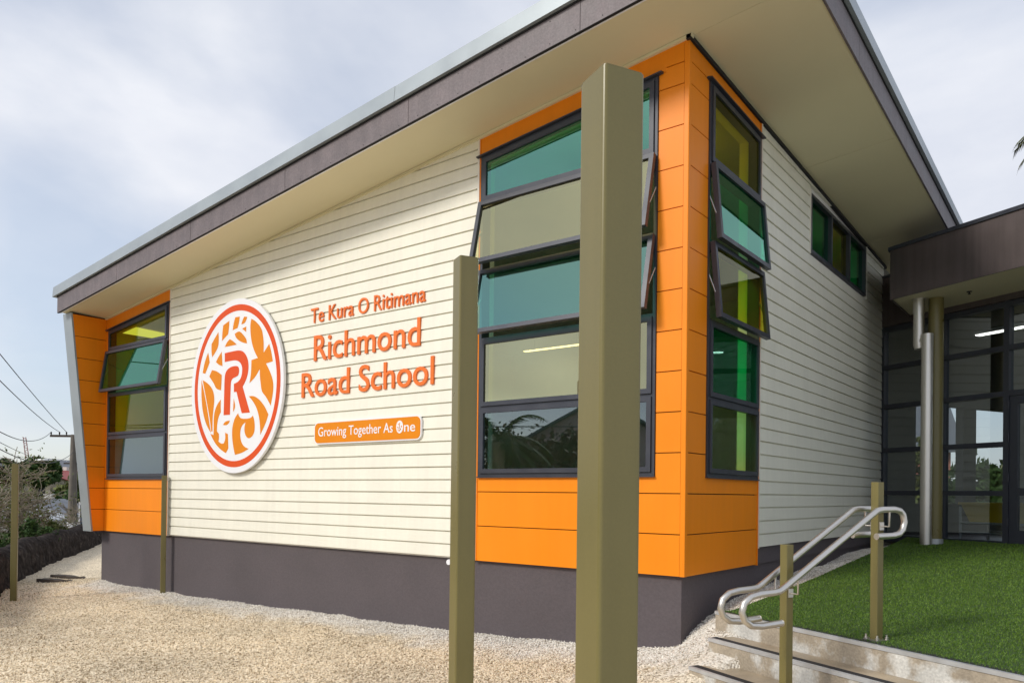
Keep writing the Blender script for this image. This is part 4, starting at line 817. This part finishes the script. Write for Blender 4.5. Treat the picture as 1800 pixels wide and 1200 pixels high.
shrub('round_tree', (-92, 30, 2.4), (3.0, 3., 2.2), 'round dark evergreen tree on the far rise left of the red roof', M_LEAFD, 3500, .35, cat='tree', trunk=.2)
shrub('round_tree', (-98, 27.5, 2.0), (3.5, 3.5, 2.4), 'far dark tree on the skyline behind the leftmost post', M_LEAFD, 3500, .35, cat='tree', trunk=.2)
shrub('round_tree', (-86, 34, .8), (4, 4, 2.0), 'far olive tree beside the grey roofed house', M_LEAFO, 3500, .35, cat='tree', trunk=.2)
shrub('round_tree', (-60, 17, -1.6), (3, 3, 2.2), 'olive tree standing below the red roofed house', M_LEAFO, 3500, .25, cat='tree', trunk=.2)
shrub('round_tree', (-70, 24, -1.2), (3, 3, 2.2), 'dark tree below the houses near the power pole', M_LEAFD, 3500, .25, cat='tree', trunk=.2)

M_RED_ROOF = mat('red iron roof', (.30, .055, .045), .6, var=.1); M_GREY_ROOF = mat('grey iron roof', (.13, .14, .16), .6, var=.1); M_HWALL = mat('pale house wall', (.66, .64, .58), .7, var=.05); M_WINB = mat('dark window', (.03, .035, .045), .15)
def house(name, c, w, d, h, rot, roofm, wallm, label, ridge=1.4):
    t = thing(name, c, label, 'house'); ca, sa = math.cos(rot), math.sin(rot); U = np.array([ca, sa, 0]); Vv = np.array([-sa, ca, 0]); c = np.array(c, float)
    mb = MB(); mb.box(c - U * w / 2 - Vv * d / 2, U * w, Vv * d, UZ * h)
    g1 = [c - U * w / 2 + Vv * s_ * d / 2 + UZ * h for s_ in (-1, 1)] + [c - U * w / 2 + UZ * (h + ridge)]; g2 = [q + U * w for q in g1]; mb.prism(g1, g2); mb.build('wall', wallm, t)
    o = .35; rb = []
    rm_ = MB()
    for s_ in (-1, 1):
        e0 = c + Vv * s_ * (d / 2 + o) + UZ * (h - o * ridge / (d / 2) + .03); e1 = c + UZ * (h + ridge + .03)
        q = [e0 - U * (w / 2 + o), e0 + U * (w / 2 + o), e1 + U * (w / 2 + o), e1 - U * (w / 2 + o)]; rm_.prism(q, [p + UZ * .09 for p in q])
    rf = rm_.build('roof', roofm, t); mb = MB(); mb.box(c + U * w * .2 + UZ * (h + ridge * .6), U * .5, Vv * .5, UZ * (ridge * .9)); mb.build('chimney', wallm, rf)
    for s_ in (-1, 1):
        for k in range(max(2, int(w / 2.6))):
            q = c - U * (w / 2) + U * ((k + .5) * w / max(2, int(w / 2.6)) - .5) + Vv * s_ * (d / 2 + .001) + UZ * (h * .32)
            mb = MB(); mb.box(q, U * 1.0, Vv * s_ * .03, UZ * (h * .42)); wn = mb.build('window', M_WINB, t)
            mb = MB(); mb.box(q - U * .07 - UZ * .07 + Vv * s_ * .001, U * 1.14, Vv * s_ * .06, UZ * .07); mb.build('sill', M_WHITE, wn)
    for s_ in (-1, 1):
        q = c + U * s_ * (w / 2 + .001) - Vv * .5 + UZ * (h * .32); mb = MB(); mb.box(q, U * s_ * .03, Vv * 1.0, UZ * h * .42); mb.build('window', M_WINB, t)
    return t
house('red_roofed_house', (-97, 34.5, -1.2), 7, 6, 2.9, 2.2, M_RED_ROOF, M_HWALL, 'far house with a red roof seen beside the power pole', 1.1)
house('grey_roofed_house', (-112, 41, -1.0), 8, 6, 4.6, 2.0, M_GREY_ROOF, M_HWALL, 'far house with a dark grey roof just above the red roof', 1.0)
house('white_house', (-52, 15.2, -3.2), 6, 5, 2.2, 2.4, M_GREY_ROOF, M_HWALL, 'white house with pale walls showing through the bare branches', .9)
house('white_house', (-48, 11.0, -3.5), 5, 5, 2.4, 2.0, mat('pale roof', (.42, .44, .46), .5), M_HWALL, 'low white house with a pale roof behind the tangled branches', .8)
house('brick_house', (-98, 25.0, 1.2), 8, 6, 2.0, 2.1, M_GREY_ROOF, mat('brick', (.22, .11, .08), .8), 'dark brick house on the skyline at the left edge', .9)

# power pole, lamp and wires
pb = np.array([-32.95, 8.87, -4.2]); PPO = thing('power_pole', tuple(pb), 'weathered concrete power pole with a cross arm and painted white foot', 'pole')
M_POLE = mat('pole concrete', (.17, .15, .125), .9, var=.2, vscale=2.5, streak=.2)
mb = MB(); top = np.array([-32.9, 8.89, 3.06]); mb.tube([pb, top], [.26, .125], 10); mb.build('shaft', M_POLE, PPO); mb = MB(); mb.tube([pb + (top - pb) * .30, pb + (top - pb) * .475], [.232, .207], 10); mb.build('white_band', M_WHITE, PPO)
cr = np.array([CR.x, CR.y, 0]); ca0, ca1 = top - cr * 1.05 - UZ * .06, top + cr * .12 - UZ * .06
mb = MB(); mb.box(ca0 - UZ * .05, ca1 - ca0, np.array([.05, .06, 0]), UZ * .1); mb.build('cross_arm', M_TIMBER, PPO)
ins = [ca0 + (ca1 - ca0) * t + UZ * .05 for t in (.05, .36, .62, .95)]
for q in ins: mb = MB(); mb.tube([q, q + UZ * .06, q + UZ * .13], [.02, .035, .025], 8); mb.build('insulator', M_STONE, PPO)
mb = MB(); q = top - UZ * 1.12; mb.tube([q, q - cr * .9, q - cr * 1.35], [.02, .02, .015], 6); mb.build('lamp_arm', M_GALV, PPO); mb = MB(); e1 = q - cr * 1.35
mb.tube([e1 + cr * .25, e1, e1 - cr * .3], [.05, .075, .03], 8); mb.build('lamp_head', M_GALV, PPO)
mb = MB(); q = top - UZ * 1.25; mb.tube([q - cr * .42, q + cr * .3], .035, 6); mb.build('bracket', M_TIMBER, PPO)
M_WIRE = mat('wire', (.03, .03, .035), .6)
def ray_pt(px, py, D):
    d = CF + CR * ((px - 900) / 1373.4) - CU * ((py - 859.57) / 1373.4); return np.array(CP + d * D)
def wire(a, b, sag, label):
    pts = [a + (b - a) * t - UZ * sag * 4 * t * (1 - t) for t in np.linspace(0, 1, 26)]; mb = MB(); mb.tube(pts, .011, 5); tag(mb.build('overhead_wire', M_WIRE), label, 'wire', 'overhead wires to the power pole')
for k, (st, px, py, D, sag, lb) in enumerate([(ins[2] + UZ * .12, -12, 600, 16, .05, 'steepest overhead wire, topmost at the left edge of the sky'), (ins[1] + UZ * .12, -12, 642, 16, .10, 'second overhead wire from the top at the left edge'), (ins[0] + UZ * .12, -12, 700, 16, .35, 'sagging overhead wire ending at the tip of the cross arm'), (top - UZ * .75, -12, 716, 16, .45, 'sagging overhead wire ending below the cross arm'), (ray_pt(64, 803, 60), -12, 760, 22, .1, 'lowest overhead wire, reaching down behind the far trees')]):
    b = ray_pt(px, py, D); b2 = st + (b - st) * 1.45; wire(np.array(st), b2, sag * 2, lb)
# crane far off
M_CRANE = mat('faded red crane', (.42, .26, .25), .7)
cb_ = ray_pt(52, 835, 300); ct = ray_pt(43, 768, 300); CRN = thing('tower_crane', tuple(cb_), 'faint pinkish crane jib far off above the trees', 'crane'); mb = MB()
ux = np.array(CR) * .8
for s_ in (-1, 1): mb.tube([cb_ + ux * s_, ct + ux * s_ * .6], .18, 5)
for i in range(16): t0_, t1_ = i / 16, (i + 1) / 16; mb.tube([cb_ + (ct - cb_) * t0_ + ux * (1 if i % 2 else -1), cb_ + (ct - cb_) * t1_ + ux * (-1 if i % 2 else 1)], .12, 4)
mb.build('jib', M_CRANE, CRN)
# panel fence right of the pole
fb = ray_pt(142, 955, 30); FN = thing('panel_fence', tuple(fb), 'blue grey panel fence with white posts beside the far fin', 'fence'); M_FPAN = mat('blue grey panel', (.12, .15, .21), .6, var=.1)
for i in range(6):
    for r_ in range(4):
        q = fb + cr * (-.05 + i * .62) + UZ * (-.3 + r_ * .46); mb = MB(); mb.box(q, cr * .56, np.array([.01, .03, 0]), UZ * .42); mb.build('panel', M_FPAN, FN)
    q = fb + cr * (-.10 + i * .62) - UZ * .8; mb = MB(); mb.box(q, cr * .09, np.array([.02, .08, 0]), UZ * 2.4); mb.build('post', M_WHITE, FN)

# ------------------------------------------------------------------ palms and what the windows mirror
M_PALM = leaf_mat('palm fronds', (.06, .085, .025), (.11, .10, .03))
def palm(name, base, top, nf, fl, label):
    t = thing(name, base, label, 'palm tree'); b, tp = np.array(base, float), np.array(top, float)
    mb = MB(); mb.tube([b + (tp - b) * k / 8 for k in range(9)], [.24 - .008 * k for k in range(9)], 10); mb.build('trunk', M_BARK, t)
    for i in range(nf):
        a = 6.283 * i / nf + rs.uniform(-.15, .15); el = rs.uniform(-.2, 1.1); d = np.array([math.cos(a) * math.cos(el), math.sin(a) * math.cos(el), math.sin(el)]); p = tp.copy(); pts = [p.copy()]
        for k in range(10): d = d + np.array([0, 0, -.16]); d /= np.linalg.norm(d); p = p + d * fl / 10; pts.append(p.copy())
        mb = MB(); mb.tube(pts, [.025 * (1 - k / 12) for k in range(11)], 4)
        for k in range(1, 11):
            for u_ in (0, .25, .5, .75):
                if k == 10 and u_: break
                q = pts[k] if k == 10 else pts[k] + (pts[k + 1] - pts[k]) * u_; tg = pts[k] - pts[k - 1]; tg /= np.linalg.norm(tg); sd_ = np.cross(tg, UZ); sd_ /= np.linalg.norm(sd_) + 1e-6; ll = fl * .22 * (1 - .045 * k) * rs.uniform(.85, 1.1)
                for s_ in (-1, 1):
                    e = q + sd_ * s_ * ll * .75 + tg * ll * .55 - UZ * ll * rs.uniform(.25, .6); w_ = tg * .022
                    mb.poly([q - w_, q + w_, e], [(0, 1, 2)])
        mb.build('frond', M_PALM, t)
    return t
palm('palm_tree', (2.8, 16.4, -1.), (2.52, 16.6, 9.65), 30, 1.75, 'palm with drooping fronds just entering the right edge of the sky')
palm('palm_tree', (8.6, 19.0, -1.), (8.4, 19.0, 5.2), 20, 2.2, 'palm beyond the entrance, seen only mirrored in the narrow window')
palm('palm_tree', (-8.4, -7.9, -1.), (-8.4, -7.9, 1.9), 20, 1.7, 'low palm across the yard, seen only mirrored in the corner window')
branch_tree('bronze_tree', (-10.6, -11.6, -1.2), 4.2, 'bronze leaved tree across the yard, seen only mirrored in the corner window', rs, M_LEAFR, depth=5, leaves=3500, lsz=.10)
house('villa', (-14.0, -20.5, -1.2), 9, 7, 3.2, .9, M_GREY_ROOF, mat('pink villa wall', (.55, .42, .40), .7), 'villa across the street, seen only mirrored in the corner window', 2.0)
house('villa', (-27, -17, -1.4), 9, 8, 3.4, .4, M_RED_ROOF, M_HWALL, 'red roofed villa down the street, seen only mirrored in the windows', 2.2)
FN2 = thing('picket_fence', (-11, -13.4, -1.2), 'dark picket fence across the yard, seen only mirrored in the corner window', 'fence')
for i in range(60):
    x = -19 + i * .2; mb = MB(); mb.cube(x, x + .09, -13.42, -13.38, -1.2, .35); mb.build('picket', M_TIMBER, FN2)
mb = MB(); mb.cube(-19, -7, -13.375, -13.33, -.7, -.6); mb.cube(-19, -7, -13.375, -13.33, .0, .1); mb.build('fence_rail', M_TIMBER, FN2)
shrub('hedge', (-3, -16, -.2), (5, 1.2, 1.6), 'clipped hedge behind the photographer', M_LEAFD, 5000, .12)
shrub('round_tree', (9, 24, 2.5), (3.5, 3.5, 3), 'green tree behind the entrance block', M_LEAFO, 4500, .2, cat='tree', trunk=.2)

# unseen pale court added beside the lawn to bounce light onto the side wall
M_BOUNCE = mat('pale bounce surface', (.66, .64, .60), .8, var=.08, vscale=1.2)
mb = MB(); sl3 = UB * 1. + UZ * .047; mb.box(AB(3.62, -.165, -.225 - .3), UA * 26, sl3 * 7.2, UZ * .3); mb.box(AB(5.3, -14, -1.0), UA * 26, UB * 13.8, UZ * .3); tag(mb.build('added_bounce_court', M_BOUNCE), kind='structure')

# dead leaf and bark bits on the gravel: nobody could count them
n = 420; x = RNG.uniform(-11, 1, n); y = RNG.uniform(-4.3, -.1, n); k_ = (x * UA[0] + y * UA[1] < .9); x, y = x[k_], y[k_]; n = len(x); z = gz(x, y) + .012
a = RNG.uniform(0, 6.28, n); s_ = RNG.uniform(.006, .022, n); dx, dy = np.cos(a) * s_, np.sin(a) * s_
V = np.stack([np.stack([x - dx, y - dy, z], -1), np.stack([x - dy * .4, y + dx * .4, z + .008], -1), np.stack([x + dx, y + dy, z + .003], -1), np.stack([x + dy * .4, y - dx * .4, z + .006], -1)], 1).reshape(-1, 3)
tag(raw('leaf_litter', V, np.arange(4 * n).reshape(-1, 4), mat('dead leaf', (.13, .08, .045), .9, var=.4, vscale=3)), 'scattered dead leaf and bark bits on the gravel', 'leaf litter', kind='stuff')

house('coral_house', (-4.6, 25, -1.0), 5, 6, 3.4, .3, M_GREY_ROOF, mat('coral wall', (.55, .20, .14), .7), 'coral walled house glimpsed through the entrance glass', 1.8)
shrub('round_tree', (-1.9, 18.0, .8), (1.2, 1.2, 1.8), 'green tree glimpsed through the entrance glass', M_LEAFO, 3500, .12, cat='tree', trunk=.08)
shrub('round_tree', (-.6, 21.0, .6), (1.5, 1.5, 2.0), 'dark green tree glimpsed through the middle entrance panes', M_LEAFD, 3500, .13, cat='tree', trunk=.08)
